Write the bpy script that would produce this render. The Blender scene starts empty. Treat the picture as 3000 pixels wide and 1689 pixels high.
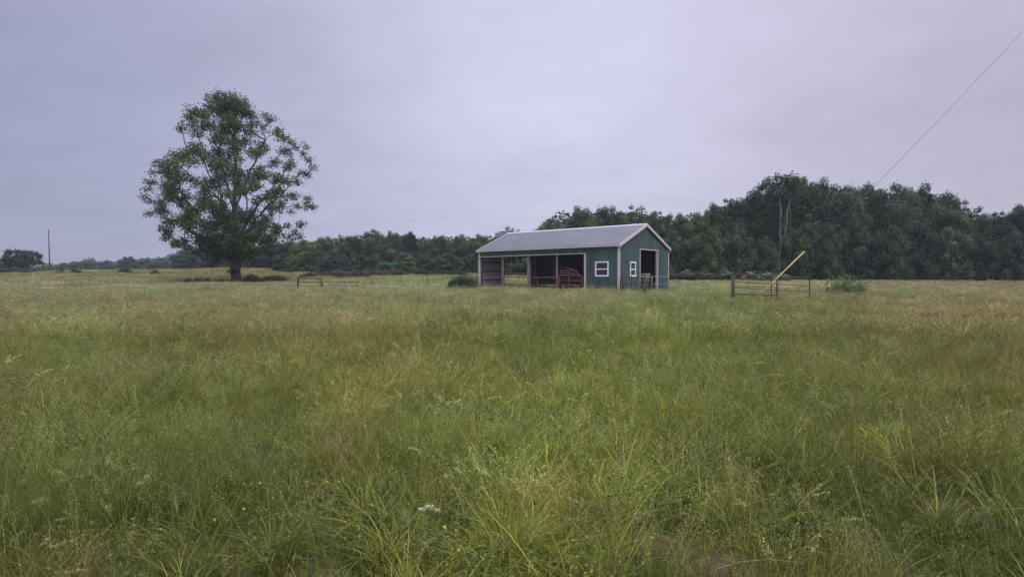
import bpy, math, random
import numpy as np
from mathutils import Vector, Matrix
SC = bpy.context.scene
COL = SC.collection
D = bpy.data
R = math.radians

# ------------------------------------------------------------------ camera, sky, sun, exposure
EYE = 1.55
FPX = 1785.0            # focal length in pixels of the 3000 px wide photograph
HOR = 822.5             # row of the horizon in the photograph
cam = D.objects.new('camera', D.cameras.new('camera')); COL.objects.link(cam)
cam.data.sensor_width = 36; cam.data.lens = 36 * FPX / 3000
cam.data.clip_start = 0.05; cam.data.clip_end = 3000
cam.location = (0, 0, EYE)
cam.rotation_euler = (R(90) - math.atan((844.5 - HOR) / FPX), 0, 0)
SC.camera = cam

SUN_EL, SUN_AZ = R(52), R(150)      # azimuth clockwise from +Y: behind the camera, to the right
w = D.worlds.new('World'); SC.world = w; w.use_nodes = True
nt = w.node_tree; nt.nodes.clear(); N = nt.nodes.new; Lk = nt.links.new
out = N('ShaderNodeOutputWorld'); bg = N('ShaderNodeBackground'); bg.inputs['Strength'].default_value = 0.1
Lk(bg.outputs[0], out.inputs[0])
sky = N('ShaderNodeTexSky'); sky.sky_type = 'NISHITA'; sky.sun_disc = False
sky.sun_elevation = SUN_EL; sky.sun_rotation = SUN_AZ
tc = N('ShaderNodeTexCoord'); sep = N('ShaderNodeSeparateXYZ'); Lk(tc.outputs['Generated'], sep.inputs[0])
def wmath(op, a, b=None, clamp=False):
    n = N('ShaderNodeMath'); n.operation = op; n.use_clamp = clamp
    for i, v in enumerate((a, b)):
        if v is None: continue
        if isinstance(v, (int, float)): n.inputs[i].default_value = v
        else: Lk(v, n.inputs[i])
    return n.outputs[0]
# cloud sheet: direction projected on a flat layer overhead
den = wmath('ADD', wmath('MAXIMUM', sep.outputs[2], 0.0), 0.22)
cx, cy = wmath('DIVIDE', sep.outputs[0], den), wmath('DIVIDE', sep.outputs[1], den)
comb = N('ShaderNodeCombineXYZ'); Lk(cx, comb.inputs[0]); Lk(cy, comb.inputs[1])
noi = N('ShaderNodeTexNoise'); noi.inputs['Scale'].default_value = 0.75; noi.inputs['Detail'].default_value = 5
noi.inputs['Roughness'].default_value = 0.5; noi.inputs['Distortion'].default_value = 0.5
mpn = N('ShaderNodeMapping'); mpn.inputs['Rotation'].default_value = (0, 0, .5); mpn.inputs['Scale'].default_value = (1.1, 1.5, 1); mpn.inputs['Location'].default_value = (3.1, 1.7, 0)
Lk(comb.outputs[0], mpn.inputs[0]); Lk(mpn.outputs[0], noi.inputs['Vector'])
hramp = N('ShaderNodeValToRGB')     # tint of the cloud from left to right
hramp.color_ramp.interpolation = 'B_SPLINE'
e = hramp.color_ramp.elements
e[0].position = 0.0; e[0].color = (0.265, 0.275, 0.40, 1)
e[1].position = 1.0; e[1].color = (0.42, 0.385, 0.475, 1)
for p, c in ((0.22, (0.335, 0.34, 0.475, 1)), (0.42, (0.525, 0.52, 0.69, 1)), (0.58, (0.575, 0.565, 0.715, 1)), (0.78, (0.495, 0.475, 0.61, 1))):
    q = e.new(p); q.color = c
Lk(wmath('ADD', wmath('MULTIPLY', sep.outputs[0], 0.62), 0.5), hramp.inputs[0])
vr = N('ShaderNodeMapRange'); vr.interpolation_type = 'SMOOTHSTEP'
Lk(sep.outputs[2], vr.inputs[0]); vr.inputs[1].default_value = 0.40; vr.inputs[2].default_value = 0.95
vr.inputs[3].default_value = 0.0; vr.inputs[4].default_value = 3.0
hz = N('ShaderNodeMapRange'); hz.interpolation_type = 'SMOOTHSTEP'
Lk(sep.outputs[2], hz.inputs[0]); hz.inputs[1].default_value = 0.0; hz.inputs[2].default_value = 0.28
hz.inputs[3].default_value = 0.84; hz.inputs[4].default_value = 0.94
noi2 = N('ShaderNodeTexNoise'); noi2.inputs['Scale'].default_value = 3.4; noi2.inputs['Detail'].default_value = 6; noi2.inputs['Roughness'].default_value = 0.55
Lk(mpn.outputs[0], noi2.inputs['Vector'])
cl = wmath('ADD', wmath('ADD', wmath('MULTIPLY', noi.outputs[0], 0.42), wmath('MULTIPLY', noi2.outputs[0], 0.20)), 0.70)
bright = wmath('MULTIPLY', wmath('ADD', wmath('MULTIPLY', cl, hz.outputs[0]), vr.outputs[0]), 10.0)
vm = N('ShaderNodeVectorMath'); vm.operation = 'SCALE'; Lk(hramp.outputs[0], vm.inputs[0]); Lk(bright, vm.inputs['Scale'])
mix = N('ShaderNodeMix'); mix.data_type = 'RGBA'; mix.inputs[0].default_value = 0.94
Lk(sky.outputs[0], mix.inputs[6]); Lk(vm.outputs[0], mix.inputs[7]); Lk(mix.outputs[2], bg.inputs[0])

sun = D.objects.new('sun', D.lights.new('sun', 'SUN')); COL.objects.link(sun)
sun.data.energy = 1.5; sun.data.angle = R(20); sun.data.color = (1.0, 0.965, 0.92)
sv = Vector((math.sin(SUN_AZ) * math.cos(SUN_EL), math.cos(SUN_AZ) * math.cos(SUN_EL), math.sin(SUN_EL)))
sun.rotation_euler = (-sv).to_track_quat('-Z', 'Y').to_euler(); sun.location = (0, -20, 40)

vs = SC.view_settings; vs.view_transform = 'Standard'; vs.look = 'None'; vs.gamma = 1; vs.exposure = 0.3
SC.cycles.max_bounces = 7; SC.cycles.diffuse_bounces = 4; SC.cycles.transmission_bounces = 5
SC.cycles.transparent_max_bounces = 6; SC.cycles.glossy_bounces = 2; SC.cycles.volume_bounces = 0
SC.cycles.sample_clamp_indirect = 4

# ------------------------------------------------------------------ ground shape
TU = np.array([-0.85, -0.45, -0.28, -0.10, 0.15, 0.40, 0.85])
TY = np.array([0, 6, 15, 25, 38, 58, 80, 110, 150, 300, 900.])
TZ = np.array([[0, 0, .10, .32, .65, 1.25, 2.1, 3.0, 3.1, 2.5, 2],
               [0, 0, .10, .32, .65, 1.30, 2.35, 3.6, 3.8, 3.2, 3],
               [0, 0, .12, .36, .70, 1.40, 2.3, 3.2, 3.6, 4, 4],
               [0, 0, .12, .38, .74, 1.40, 2.2, 2.9, 3.4, 4, 4],
               [0, 0, .12, .38, .77, 1.30, 2.0, 2.5, 3.0, 4, 4],
               [0, 0, .12, .38, .75, 1.15, 1.45, 1.8, 2.5, 4, 4],
               [0, 0, .12, .38, .75, 1.10, 1.35, 1.6, 2.2, 4, 4]])
BN = np.array([6.667, 38.0]); BTH = 0.8742; BL, BW = 11.93, 6.92; PAD = 0.80
BA = np.array([-math.sin(BTH), math.cos(BTH)]); BB = np.array([math.cos(BTH), math.sin(BTH)])
def barn_xy(t, s): return BN + BB * t + BA * s
def barn_ts(x, y):
    dx, dy = x - BN[0], y - BN[1]
    return dx * BB[0] + dy * BB[1], dx * BA[0] + dy * BA[1]
_rng0 = np.random.default_rng(5)
_LAT = _rng0.random((64, 64))
def vnoise(x, y, sc):
    """smooth value noise, 0..1"""
    x = np.asarray(x, float) / sc; y = np.asarray(y, float) / sc
    xi = np.floor(x).astype(int); yi = np.floor(y).astype(int); fx = x - xi; fy = y - yi
    fx = fx * fx * (3 - 2 * fx); fy = fy * fy * (3 - 2 * fy)
    g = lambda i, j: _LAT[(xi + i) % 64, (yi + j) % 64]
    return (g(0, 0) * (1 - fx) + g(1, 0) * fx) * (1 - fy) + (g(0, 1) * (1 - fx) + g(1, 1) * fx) * fy
def ground(x, y):
    x = np.asarray(x, float); y = np.asarray(y, float)
    u = np.clip(x / np.maximum(y, 8.0), TU[0], TU[-1]); yy = np.clip(y, 0, 899)
    iu = np.clip(np.searchsorted(TU, u) - 1, 0, len(TU) - 2); iy = np.clip(np.searchsorted(TY, yy, 'right') - 1, 0, len(TY) - 2)
    fu = (u - TU[iu]) / (TU[iu + 1] - TU[iu]); fy = (yy - TY[iy]) / (TY[iy + 1] - TY[iy])
    z = (TZ[iu, iy] * (1 - fu) + TZ[iu + 1, iy] * fu) * (1 - fy) + (TZ[iu, iy + 1] * (1 - fu) + TZ[iu + 1, iy + 1] * fu) * fy
    z = z + (vnoise(x, y, 3.1) - .5) * .07 + (vnoise(x + 31, y, 11.) - .5) * .16 * np.clip(y / 30, 0, 1)
    t, s = barn_ts(x, y)
    d = np.maximum(np.maximum(-t, t - BW), np.maximum(-s, s - BL))
    k = np.clip(1 - d / 3.0, 0, 1); k = k * k * (3 - 2 * k)
    return z * (1 - k) + PAD * k
def gz(x, y): return float(ground(x, y))
def at(px, py, Y):
    """world point at distance Y that the photograph shows at pixel px, py"""
    return Vector(((px - 1500) / FPX * Y, Y, EYE - (py - HOR) / FPX * Y))
def on(px, Y):
    x = (px - 1500) / FPX * Y
    return Vector((x, Y, gz(x, Y)))

# ------------------------------------------------------------------ helpers
def tag(o, label=None, cat=None, group=None, kind=None):
    if label: o['label'] = label
    if cat: o['category'] = cat
    if group: o['group'] = group
    if kind: o['kind'] = kind
    return o
def empty(name, loc, rz=0, label=None, cat=None, group=None):
    o = D.objects.new(name, None); COL.objects.link(o); o.location = loc; o.rotation_euler = (0, 0, rz)
    o.empty_display_size = .3
    return tag(o, label, cat, group)
def np_mesh(name, V, F, mats, attr=None, smooth=False, mi=None):
    """V (n,3), F (m,k) all faces with k corners"""
    me = D.meshes.new(name); V = np.ascontiguousarray(V, np.float32); F = np.ascontiguousarray(F, np.int32)
    k = F.shape[1]
    me.vertices.add(len(V)); me.vertices.foreach_set('co', V.ravel())
    me.loops.add(F.size); me.loops.foreach_set('vertex_index', F.ravel())
    me.polygons.add(len(F)); me.polygons.foreach_set('loop_start', np.arange(0, F.size, k, dtype=np.int32))
    if mi is not None: me.polygons.foreach_set('material_index', np.asarray(mi, np.int32))
    for m in (mats if isinstance(mats, (list, tuple)) else [mats]): me.materials.append(m)
    if attr:
        for an, av in attr.items():
            a = me.attributes.new(an, 'FLOAT', 'POINT'); a.data.foreach_set('value', np.asarray(av, np.float32))
    me.update(calc_edges=True)
    if smooth: me.polygons.foreach_set('use_smooth', np.ones(len(F), bool))
    return me
def link(name, me, parent=None, loc=None):
    o = D.objects.new(name, me); COL.objects.link(o)
    if parent: o.parent = parent
    if loc is not None: o.location = loc
    return o
class MB:
    """collects boxes, tubes and sheets; build() links them as ONE mesh object"""
    def __init__(s): s.v = []; s.f = []; s.sm = []
    def add(s, vs_, fs, sm=False):
        b = len(s.v); s.v += [tuple(map(float, v)) for v in vs_]
        s.f += [tuple(i + b for i in f) for f in fs]; s.sm += [sm] * len(fs); return s
    def box(s, lo, hi):
        x0, y0, z0 = lo; x1, y1, z1 = hi
        return s.add([(x0, y0, z0), (x1, y0, z0), (x1, y1, z0), (x0, y1, z0), (x0, y0, z1), (x1, y0, z1), (x1, y1, z1), (x0, y1, z1)],
                     [(0, 3, 2, 1), (4, 5, 6, 7), (0, 1, 5, 4), (1, 2, 6, 5), (2, 3, 7, 6), (3, 0, 4, 7)])
    def beam(s, a, b, w_, h_, up=(0, 0, 1)):
        a = Vector(a); b = Vector(b); d = (b - a).normalized(); u = Vector(up)
        sd = d.cross(u).normalized(); u = sd.cross(d).normalized()
        c = [(-1, -1), (1, -1), (1, 1), (-1, 1)]
        vv = [p + sd * (i * w_ / 2) + u * (j * h_ / 2) for p in (a, b) for i, j in c]
        return s.add(vv, [(0, 3, 2, 1), (4, 5, 6, 7), (0, 1, 5, 4), (1, 2, 6, 5), (2, 3, 7, 6), (3, 0, 4, 7)])
    def tube(s, pts, rad, n=8, caps=True, sm=True):
        pts = [Vector(p) for p in pts]; rad = rad if isinstance(rad, (list, tuple)) else [rad] * len(pts)
        vv = []; ref = None
        for i, p in enumerate(pts):
            d = (pts[min(i + 1, len(pts) - 1)] - pts[max(i - 1, 0)]).normalized()
            if ref is None: ref = Vector((1, 0, 0)) if abs(d.x) < .8 else Vector((0, 1, 0))
            a = (ref - d * ref.dot(d)).normalized(); ref = a; b = d.cross(a)
            vv += [p + a * (math.cos(2 * math.pi * k / n) * rad[i]) + b * (math.sin(2 * math.pi * k / n) * rad[i]) for k in range(n)]
        ff = [(i * n + k, i * n + (k + 1) % n, (i + 1) * n + (k + 1) % n, (i + 1) * n + k) for i in range(len(pts) - 1) for k in range(n)]
        if caps: ff += [tuple(reversed(range(n))), tuple(range((len(pts) - 1) * n, len(pts) * n))]
        return s.add(vv, ff, sm)
    def prism(s, outline, axis, c0, c1):
        """outline of (u, v) extruded along axis 0/1/2 from c0 to c1"""
        n = len(outline)
        def pt(u, v, c): return {0: (c, u, v), 1: (u, c, v), 2: (u, v, c)}[axis]
        return s.add([pt(u, v, c0) for u, v in outline] + [pt(u, v, c1) for u, v in outline],
                     [tuple(reversed(range(n))), tuple(range(n, 2 * n))] + [(k, (k + 1) % n, n + (k + 1) % n, n + k) for k in range(n)])
    def build(s, name, mat, parent=None, loc=None, bevel=0):
        me = D.meshes.new(name); me.from_pydata(s.v, [], s.f); me.materials.append(mat)
        me.polygons.foreach_set('use_smooth', s.sm); me.update()
        o = link(name, me, parent, loc)
        if bevel:
            b = o.modifiers.new('bevel', 'BEVEL'); b.width = bevel; b.segments = 2; b.limit_method = 'ANGLE'
        return o

# ------------------------------------------------------------------ materials
def new_mat(name):
    m = D.materials.new(name); m.use_nodes = True; t = m.node_tree; t.nodes.clear()
    return m, t, t.nodes.new, t.links.new
def solid(name, col, rough=.6, metal=0., var=.12, nscale=3., bump=0., col2=None, spec=.4, stretch=(1, 1, 1)):
    m, t, n, l = new_mat(name)
    o = n('ShaderNodeOutputMaterial'); p = n('ShaderNodeBsdfPrincipled'); l(p.outputs[0], o.inputs[0])
    p.inputs['Roughness'].default_value = rough; p.inputs['Metallic'].default_value = metal
    p.inputs['Specular IOR Level'].default_value = spec
    tcn = n('ShaderNodeTexCoord'); mp = n('ShaderNodeMapping'); mp.inputs['Scale'].default_value = stretch
    l(tcn.outputs['Object'], mp.inputs[0])
    no = n('ShaderNodeTexNoise'); no.inputs['Scale'].default_value = nscale; no.inputs['Detail'].default_value = 6
    no.inputs['Roughness'].default_value = .65; l(mp.outputs[0], no.inputs['Vector'])
    rp = n('ShaderNodeValToRGB'); l(no.outputs[0], rp.inputs[0])
    a = [c * (1 - var) for c in col]; b = [c * (1 + var) for c in (col2 or col)]
    rp.color_ramp.elements[0].position = .32; rp.color_ramp.elements[1].position = .68
    rp.color_ramp.elements[0].color = (*a, 1); rp.color_ramp.elements[1].color = (*b, 1)
    l(rp.outputs[0], p.inputs['Base Color'])
    if bump:
        bn = n('ShaderNodeBump'); bn.inputs['Strength'].default_value = bump; bn.inputs['Distance'].default_value = .02
        l(no.outputs[0], bn.inputs['Height']); l(bn.outputs[0], p.inputs['Normal'])
    return m
def leaf_mat(name, cols, transl=.35, objvar=.25, rough=.55, inst=False, tone=1.0):
    if not inst and name != 'cream_florets': tone *= 1.3
    """leaf colour picked per leaf (attribute v) with a per-object lightness; inst=True multiplies the instance colour 'tint'"""
    m, t, n, l = new_mat(name)
    o = n('ShaderNodeOutputMaterial'); at_ = n('ShaderNodeAttribute'); at_.attribute_name = 'v'
    rp = n('ShaderNodeValToRGB'); rp.color_ramp.interpolation = 'LINEAR'; l(at_.outputs['Fac'], rp.inputs[0])
    el = rp.color_ramp.elements
    for i, (p_, c) in enumerate(cols):
        q = el[i] if i < 2 else el.new(p_)
        q.position = p_; q.color = (c[0] * tone, c[1] * tone, c[2] * tone, 1)
    col = rp.outputs[0]
    if inst:
        ai = n('ShaderNodeAttribute'); ai.attribute_type = 'INSTANCER'; ai.attribute_name = 'tint'
        mm = n('ShaderNodeMix'); mm.data_type = 'RGBA'; mm.blend_type = 'MULTIPLY'; mm.inputs[0].default_value = 1
        l(col, mm.inputs[6]); l(ai.outputs['Color'], mm.inputs[7]); col = mm.outputs[2]
    else:
        oi = n('ShaderNodeObjectInfo'); mr = n('ShaderNodeMapRange'); l(oi.outputs['Random'], mr.inputs[0])
        mr.inputs[3].default_value = 1 - objvar; mr.inputs[4].default_value = 1 + objvar
        oc = n('ShaderNodeMix'); oc.data_type = 'RGBA'; oc.blend_type = 'MULTIPLY'; oc.inputs[0].default_value = 1
        l(col, oc.inputs[6]); l(oi.outputs['Color'], oc.inputs[7])
        mm = n('ShaderNodeVectorMath'); mm.operation = 'SCALE'; l(oc.outputs[2], mm.inputs[0]); l(mr.outputs[0], mm.inputs['Scale']); col = mm.outputs[0]
    d = n('ShaderNodeBsdfPrincipled'); d.inputs['Roughness'].default_value = rough; d.inputs['Specular IOR Level'].default_value = .25
    tr = n('ShaderNodeBsdfTranslucent'); mx = n('ShaderNodeMixShader'); mx.inputs[0].default_value = transl
    l(col, d.inputs['Base Color']); l(col, tr.inputs['Color'])
    l(d.outputs[0], mx.inputs[1]); l(tr.outputs[0], mx.inputs[2]); l(mx.outputs[0], o.inputs[0])
    return m

M = {}
M['green_metal'] = solid('green_metal_siding', (.043, .078, .075), .45, 0, .22, 1.3, col2=(.052, .090, .087), spec=.5, stretch=(1, 1, .25))
M['roof_metal'] = solid('galvanised_roofing', (.165, .172, .19), .45, .3, .10, .7, stretch=(1, 1, .3))
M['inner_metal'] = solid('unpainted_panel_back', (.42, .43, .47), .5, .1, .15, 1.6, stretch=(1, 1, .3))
M['trim'] = solid('beige_trim', (.47, .445, .41), .5, 0, .08, 2)
M['white_frame'] = solid('white_vinyl', (.78, .79, .83), .35, 0, .04, 5)
M['wood'] = solid('weathered_wood', (.20, .165, .15), .85, 0, .3, 9, .3, stretch=(1, 1, .12))
M['dark_wood'] = solid('dark_lumber', (.09, .07, .06), .85, 0, .3, 9, .3)
M['rust'] = solid('rusty_red_pipe', (.055, .022, .020), .7, .1, .35, 14, .2, col2=(.08, .04, .034))
M['worn_red'] = solid('worn_red_pipe', (.13, .055, .052), .65, .1, .3, 12, .1, col2=(.16, .09, .085))
M['brown_rust'] = solid('brown_rusted_pipe', (.060, .034, .030), .8, .1, .35, 14, .2, col2=(.085, .05, .042))
M['dark_rust'] = solid('dark_rusted_steel', (.055, .030, .024), .75, .1, .35, 14, .2)
M['grey_pipe'] = solid('grey_pipe', (.30, .30, .31), .5, .3, .2, 9)
M['yellow'] = solid('faded_yellow_plastic', (.52, .39, .13), .55, 0, .22, 5, stretch=(1, 1, 1))
M['cable'] = solid('steel_cable', (.16, .16, .18), .5, .5, .1, 30)
M['pole_wood'] = solid('pole_wood', (.085, .075, .085), .9, 0, .2, 6, .2)
M['red_paint'] = solid('red_machine_paint', (.13, .020, .022), .5, 0, .2, 4)
M['decal'] = solid('white_decal', (.55, .58, .60), .5, 0, .05, 9)
M['rubber'] = solid('black_rubber', (.02, .02, .022), .8, 0, .2, 20)
M['hub'] = solid('dull_hub_metal', (.34, .32, .31), .5, .3, .15, 12)
M['green_paint'] = solid('faded_green_paint', (.24, .28, .19), .45, 0, .25, 5)
M['dark_steel'] = solid('dark_machine_steel', (.035, .032, .034), .6, .2, .25, 10)
M['bark'] = solid('grey_oak_bark', (.060, .051, .052), .95, 0, .35, 7, .9, col2=(.075, .065, .064), stretch=(1, 1, .25))
M['bark_dark'] = solid('dark_bark', (.05, .045, .042), .95, 0, .3, 6, .5, stretch=(1, 1, .3))
M['bark_pale'] = solid('pale_bark', (.10, .095, .10), .9, 0, .25, 8, .3, stretch=(1, 1, .3))
M['shaded_inner'] = solid('shaded_panel_back', (.075, .075, .085), .7, .1, .2, 1.6)  # same bare panels as the end wall, interior shade painted into the colour
g, t_, n_, l_ = new_mat('dark_window_glass')
o_ = n_('ShaderNodeOutputMaterial'); p_ = n_('ShaderNodeBsdfPrincipled'); l_(p_.outputs[0], o_.inputs[0])
p_.inputs['Base Color'].default_value = (.035, .03, .035, 1); p_.inputs['Roughness'].default_value = .12
M['glass'] = g
OAKC = [(0, (.015, .026, .009)), (.4, (.040, .066, .018)), (.75, (.080, .115, .030)), (.88, (.125, .135, .045)), (1, (.17, .10, .06))]
M['oak_leaf'] = leaf_mat('oak_leaves', OAKC, .3, .0)
M['wood_leaf'] = leaf_mat('woodland_leaves', [(0, (.015, .030, .012)), (.5, (.036, .062, .021)), (.85, (.072, .110, .034)), (1, (.12, .150, .05))], .2, .38)
M['cedar_leaf'] = leaf_mat('cedar_needles', [(0, (.012, .02, .014)), (.6, (.026, .038, .024)), (1, (.042, .056, .032))], .15, .1)
M['bush_leaf'] = leaf_mat('bush_leaves', [(0, (.025, .045, .02)), (.5, (.05, .08, .035)), (.9, (.09, .13, .06)), (1, (.16, .19, .10))], .35, .1)
M['bramble_leaf'] = leaf_mat('bramble_stems_and_leaves', [(0, (.035, .032, .028)), (.4, (.062, .056, .045)), (.75, (.075, .08, .045)), (1, (.12, .115, .085))], .2, .12)
M['pale_bloom'] = leaf_mat('pale_bloom', [(0, (.10, .14, .08)), (.6, (.24, .28, .18)), (1, (.45, .48, .36))], .3, .05)
GR = [(0, (.38, .42, .42)), (.35, (.74, .78, .74)), (.7, (1.2, 1.2, 1.05)), (.86, (1.7, 1.5, 1.45)), (1, (2.7, 1.95, 1.9))]
M['grass'] = leaf_mat('meadow_grass', GR, .35, inst=True, rough=.6)
M['seed'] = leaf_mat('seed_heads', [(0, (1.0, .92, 1.3)), (.5, (1.4, 1.28, 2.0)), (1, (2.15, 1.9, 3.6))], .3, inst=True, rough=.7)
M['clover'] = leaf_mat('clover', [(0, (.05, .09, .025)), (.7, (.085, .13, .035)), (.86, (.11, .16, .04)), (.87, (.42, .42, .12)), (1, (.5, .47, .16))], .3, inst=True)
M['fern'] = leaf_mat('feathery_leaves', [(0, (.045, .08, .018)), (1, (.10, .155, .035))], .3, .05)
M['umbel'] = leaf_mat('cream_florets', [(0, (.33, .33, .17)), (1, (.52, .52, .31))], .2, .0)

# ground sheet material: thatch and soil under the grass
gm, t_, n, l = new_mat('meadow_ground')
o_ = n('ShaderNodeOutputMaterial'); p_ = n('ShaderNodeBsdfPrincipled'); l(p_.outputs[0], o_.inputs[0]); p_.inputs['Roughness'].default_value = .95
p_.inputs['Specular IOR Level'].default_value = .1
ge = n('ShaderNodeNewGeometry')
n1 = n('ShaderNodeTexNoise'); n1.inputs['Scale'].default_value = 9; n1.inputs['Detail'].default_value = 8; n1.inputs['Roughness'].default_value = .7
n2 = n('ShaderNodeTexNoise'); n2.inputs['Scale'].default_value = .35; n2.inputs['Detail'].default_value = 5
l(ge.outputs['Position'], n1.inputs['Vector']); l(ge.outputs['Position'], n2.inputs['Vector'])
r1 = n('ShaderNodeValToRGB'); r2 = n('ShaderNodeValToRGB'); l(n1.outputs[0], r1.inputs[0]); l(n2.outputs[0], r2.inputs[0])
r1.color_ramp.elements[0].position = .35; r1.color_ramp.elements[0].color = (.035, .032, .016, 1)
r1.color_ramp.elements[1].position = .68; r1.color_ramp.elements[1].color = (.085, .085, .038, 1)
r2.color_ramp.elements[0].position = .4; r2.color_ramp.elements[0].color = (.8, .95, .8, 1)
r2.color_ramp.elements[1].position = .65; r2.color_ramp.elements[1].color = (1.25, 1.1, 1.0, 1)
at1 = n('ShaderNodeAttribute'); at1.attribute_name = 'soil'
mx = n('ShaderNodeMix'); mx.data_type = 'RGBA'; mx.blend_type = 'MULTIPLY'; mx.inputs[0].default_value = 1
l(r1.outputs[0], mx.inputs[6]); l(r2.outputs[0], mx.inputs[7])
mx2 = n('ShaderNodeMix'); mx2.data_type = 'RGBA'; l(at1.outputs['Fac'], mx2.inputs[0]); l(mx.outputs[2], mx2.inputs[6])
r3 = n('ShaderNodeValToRGB'); l(n1.outputs[0], r3.inputs[0])
r3.color_ramp.elements[0].position = .3; r3.color_ramp.elements[0].color = (.06, .038, .03, 1)
r3.color_ramp.elements[1].position = .7; r3.color_ramp.elements[1].color = (.15, .10, .08, 1)
l(r3.outputs[0], mx2.inputs[7]); l(mx2.outputs[2], p_.inputs['Base Color'])
bn = n('ShaderNodeBump'); bn.inputs['Strength'].default_value = .8; bn.inputs['Distance'].default_value = .05
l(n1.outputs[0], bn.inputs['Height']); l(bn.outputs[0], p_.inputs['Normal'])

def soil_mask(x, y):
    """1 where bare earth shows"""
    m = np.zeros(np.shape(x))
    for cx_, cy_, rx, ry, an in ((.80, 3.72, .12, .26, .7), (1.05, 3.30, .15, .30, .9), (-1.35, 4.5, .12, .3, -.6), (2.95, 4.0, .14, .3, .3), (-.35, 3.05, .25, .12, 0), (-1.6, 5.6, .2, .3, 0.3)):
        dx, dy = x - cx_, y - cy_; c, s_ = math.cos(an), math.sin(an)
        q = ((dx * c + dy * s_) / rx) ** 2 + ((-dx * s_ + dy * c) / ry) ** 2
        m = np.maximum(m, np.clip(1.5 - q, 0, 1))
    return m * (.6 + .8 * vnoise(x, y, .12))

def axis(parts):
    a = []
    for lo, hi, st in parts: a += list(np.arange(lo, hi, st))
    return np.array(a + [parts[-1][1]])
gx = axis([(-900, -160, 40), (-160, -40, 4), (-40, -6, 1), (-6, 6, .12), (6, 40, 1), (40, 160, 4), (160, 900, 40)])
gy = axis([(-60, 0, 6), (0, 2, .5), (2, 9, .12), (9, 20, .4), (20, 70, 1), (70, 160, 3), (160, 900, 37)])
GX, GY = np.meshgrid(gx, gy); GZ = ground(GX, GY)
V = np.stack([GX.ravel(), GY.ravel(), GZ.ravel()], 1); nx, ny = len(gx), len(gy)
ii = (np.arange(ny - 1)[:, None] * nx + np.arange(nx - 1)[None, :]).ravel()
F = np.stack([ii, ii + 1, ii + nx + 1, ii + nx], 1)
tag(link('ground', np_mesh('ground', V, F, gm, {'soil': np.clip(soil_mask(GX, GY).ravel(), 0, 1)}, True)), 'rolling meadow ground under the tall grass', None, kind='structure')

# ------------------------------------------------------------------ the pole barn
barn = empty('pole_barn', (BN[0], BN[1], PAD), math.atan2(BB[1], BB[0]),
             'green metal pole barn with grey ribbed roof and open bays along its left side', 'barn')
# local frame: x = across the gable, y = along the length, z from the pad
EV, RG, HD, DT = 3.84 - PAD, 5.30 - PAD, 3.34 - PAD, 3.64 - PAD
SL = (RG - EV) / (BW / 2)
def gable_z(t): return EV + SL * min(t, BW - t)
def sheet(mb, ax, c, s0, s1, zlo, zhi, out_):
    """ribbed panel in the plane ax=c, ribs run upright; out_ is the outward sign"""
    prof = []; p = .2286
    k0 = math.floor(s0 / p)
    prof.append((s0, 0))
    k = k0
    while k * p < s1:
        for d, h_ in ((.100, 0), (.106, .011), (.122, .011), (.128, 0), (.196, 0), (.206, .021), (.220, .021), (.2285, 0)):
            q = k * p + d
            if s0 < q < s1: prof.append((q, h_))
        k += 1
    prof.append((s1, 0))
    if ax == 0: mid = [BW / 2] if False else []
    vv = []
    for q, h_ in prof:
        zh = zhi(q) if callable(zhi) else zhi
        a = c + out_ * h_
        vv += [((a, q, zlo) if ax == 0 else (q, a, zlo)), ((a, q, zh) if ax == 0 else (q, a, zh))]
    ff = []
    for i in range(len(prof) - 1):
        f_ = (2 * i, 2 * i + 2, 2 * i + 3, 2 * i + 1)
        ff.append(f_ if (out_ > 0) == (ax == 1) else tuple(reversed(f_)))
    mb.add(vv, ff)
def wall(name, ax, c, out_, pieces, inner='shaded_inner', label=None):
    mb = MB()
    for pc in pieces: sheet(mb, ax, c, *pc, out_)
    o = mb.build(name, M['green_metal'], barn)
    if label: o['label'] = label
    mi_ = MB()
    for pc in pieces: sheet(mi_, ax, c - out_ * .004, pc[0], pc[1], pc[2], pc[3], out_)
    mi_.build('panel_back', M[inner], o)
    return o
S1 = 2.47                                        # solid length of the front wall; the rest is open under a header
WZ0, WZ1 = 1.83 - PAD, 2.79 - PAD
WS0, WS1 = .74, 1.72
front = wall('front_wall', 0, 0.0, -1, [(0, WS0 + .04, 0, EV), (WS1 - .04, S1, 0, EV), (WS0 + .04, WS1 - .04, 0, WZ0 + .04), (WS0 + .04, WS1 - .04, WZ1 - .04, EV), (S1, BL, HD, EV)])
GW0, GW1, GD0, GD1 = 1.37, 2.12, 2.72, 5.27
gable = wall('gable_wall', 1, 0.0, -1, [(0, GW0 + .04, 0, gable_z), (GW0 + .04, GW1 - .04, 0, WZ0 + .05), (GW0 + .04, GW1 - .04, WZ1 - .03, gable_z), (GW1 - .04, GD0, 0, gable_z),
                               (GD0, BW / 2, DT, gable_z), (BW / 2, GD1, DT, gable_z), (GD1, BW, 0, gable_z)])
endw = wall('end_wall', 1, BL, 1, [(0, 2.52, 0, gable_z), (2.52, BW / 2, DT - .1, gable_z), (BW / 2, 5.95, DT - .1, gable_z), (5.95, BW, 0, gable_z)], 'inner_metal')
back = wall('back_wall', 0, BW, 1, [(0, BL, 0, EV)])
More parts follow.
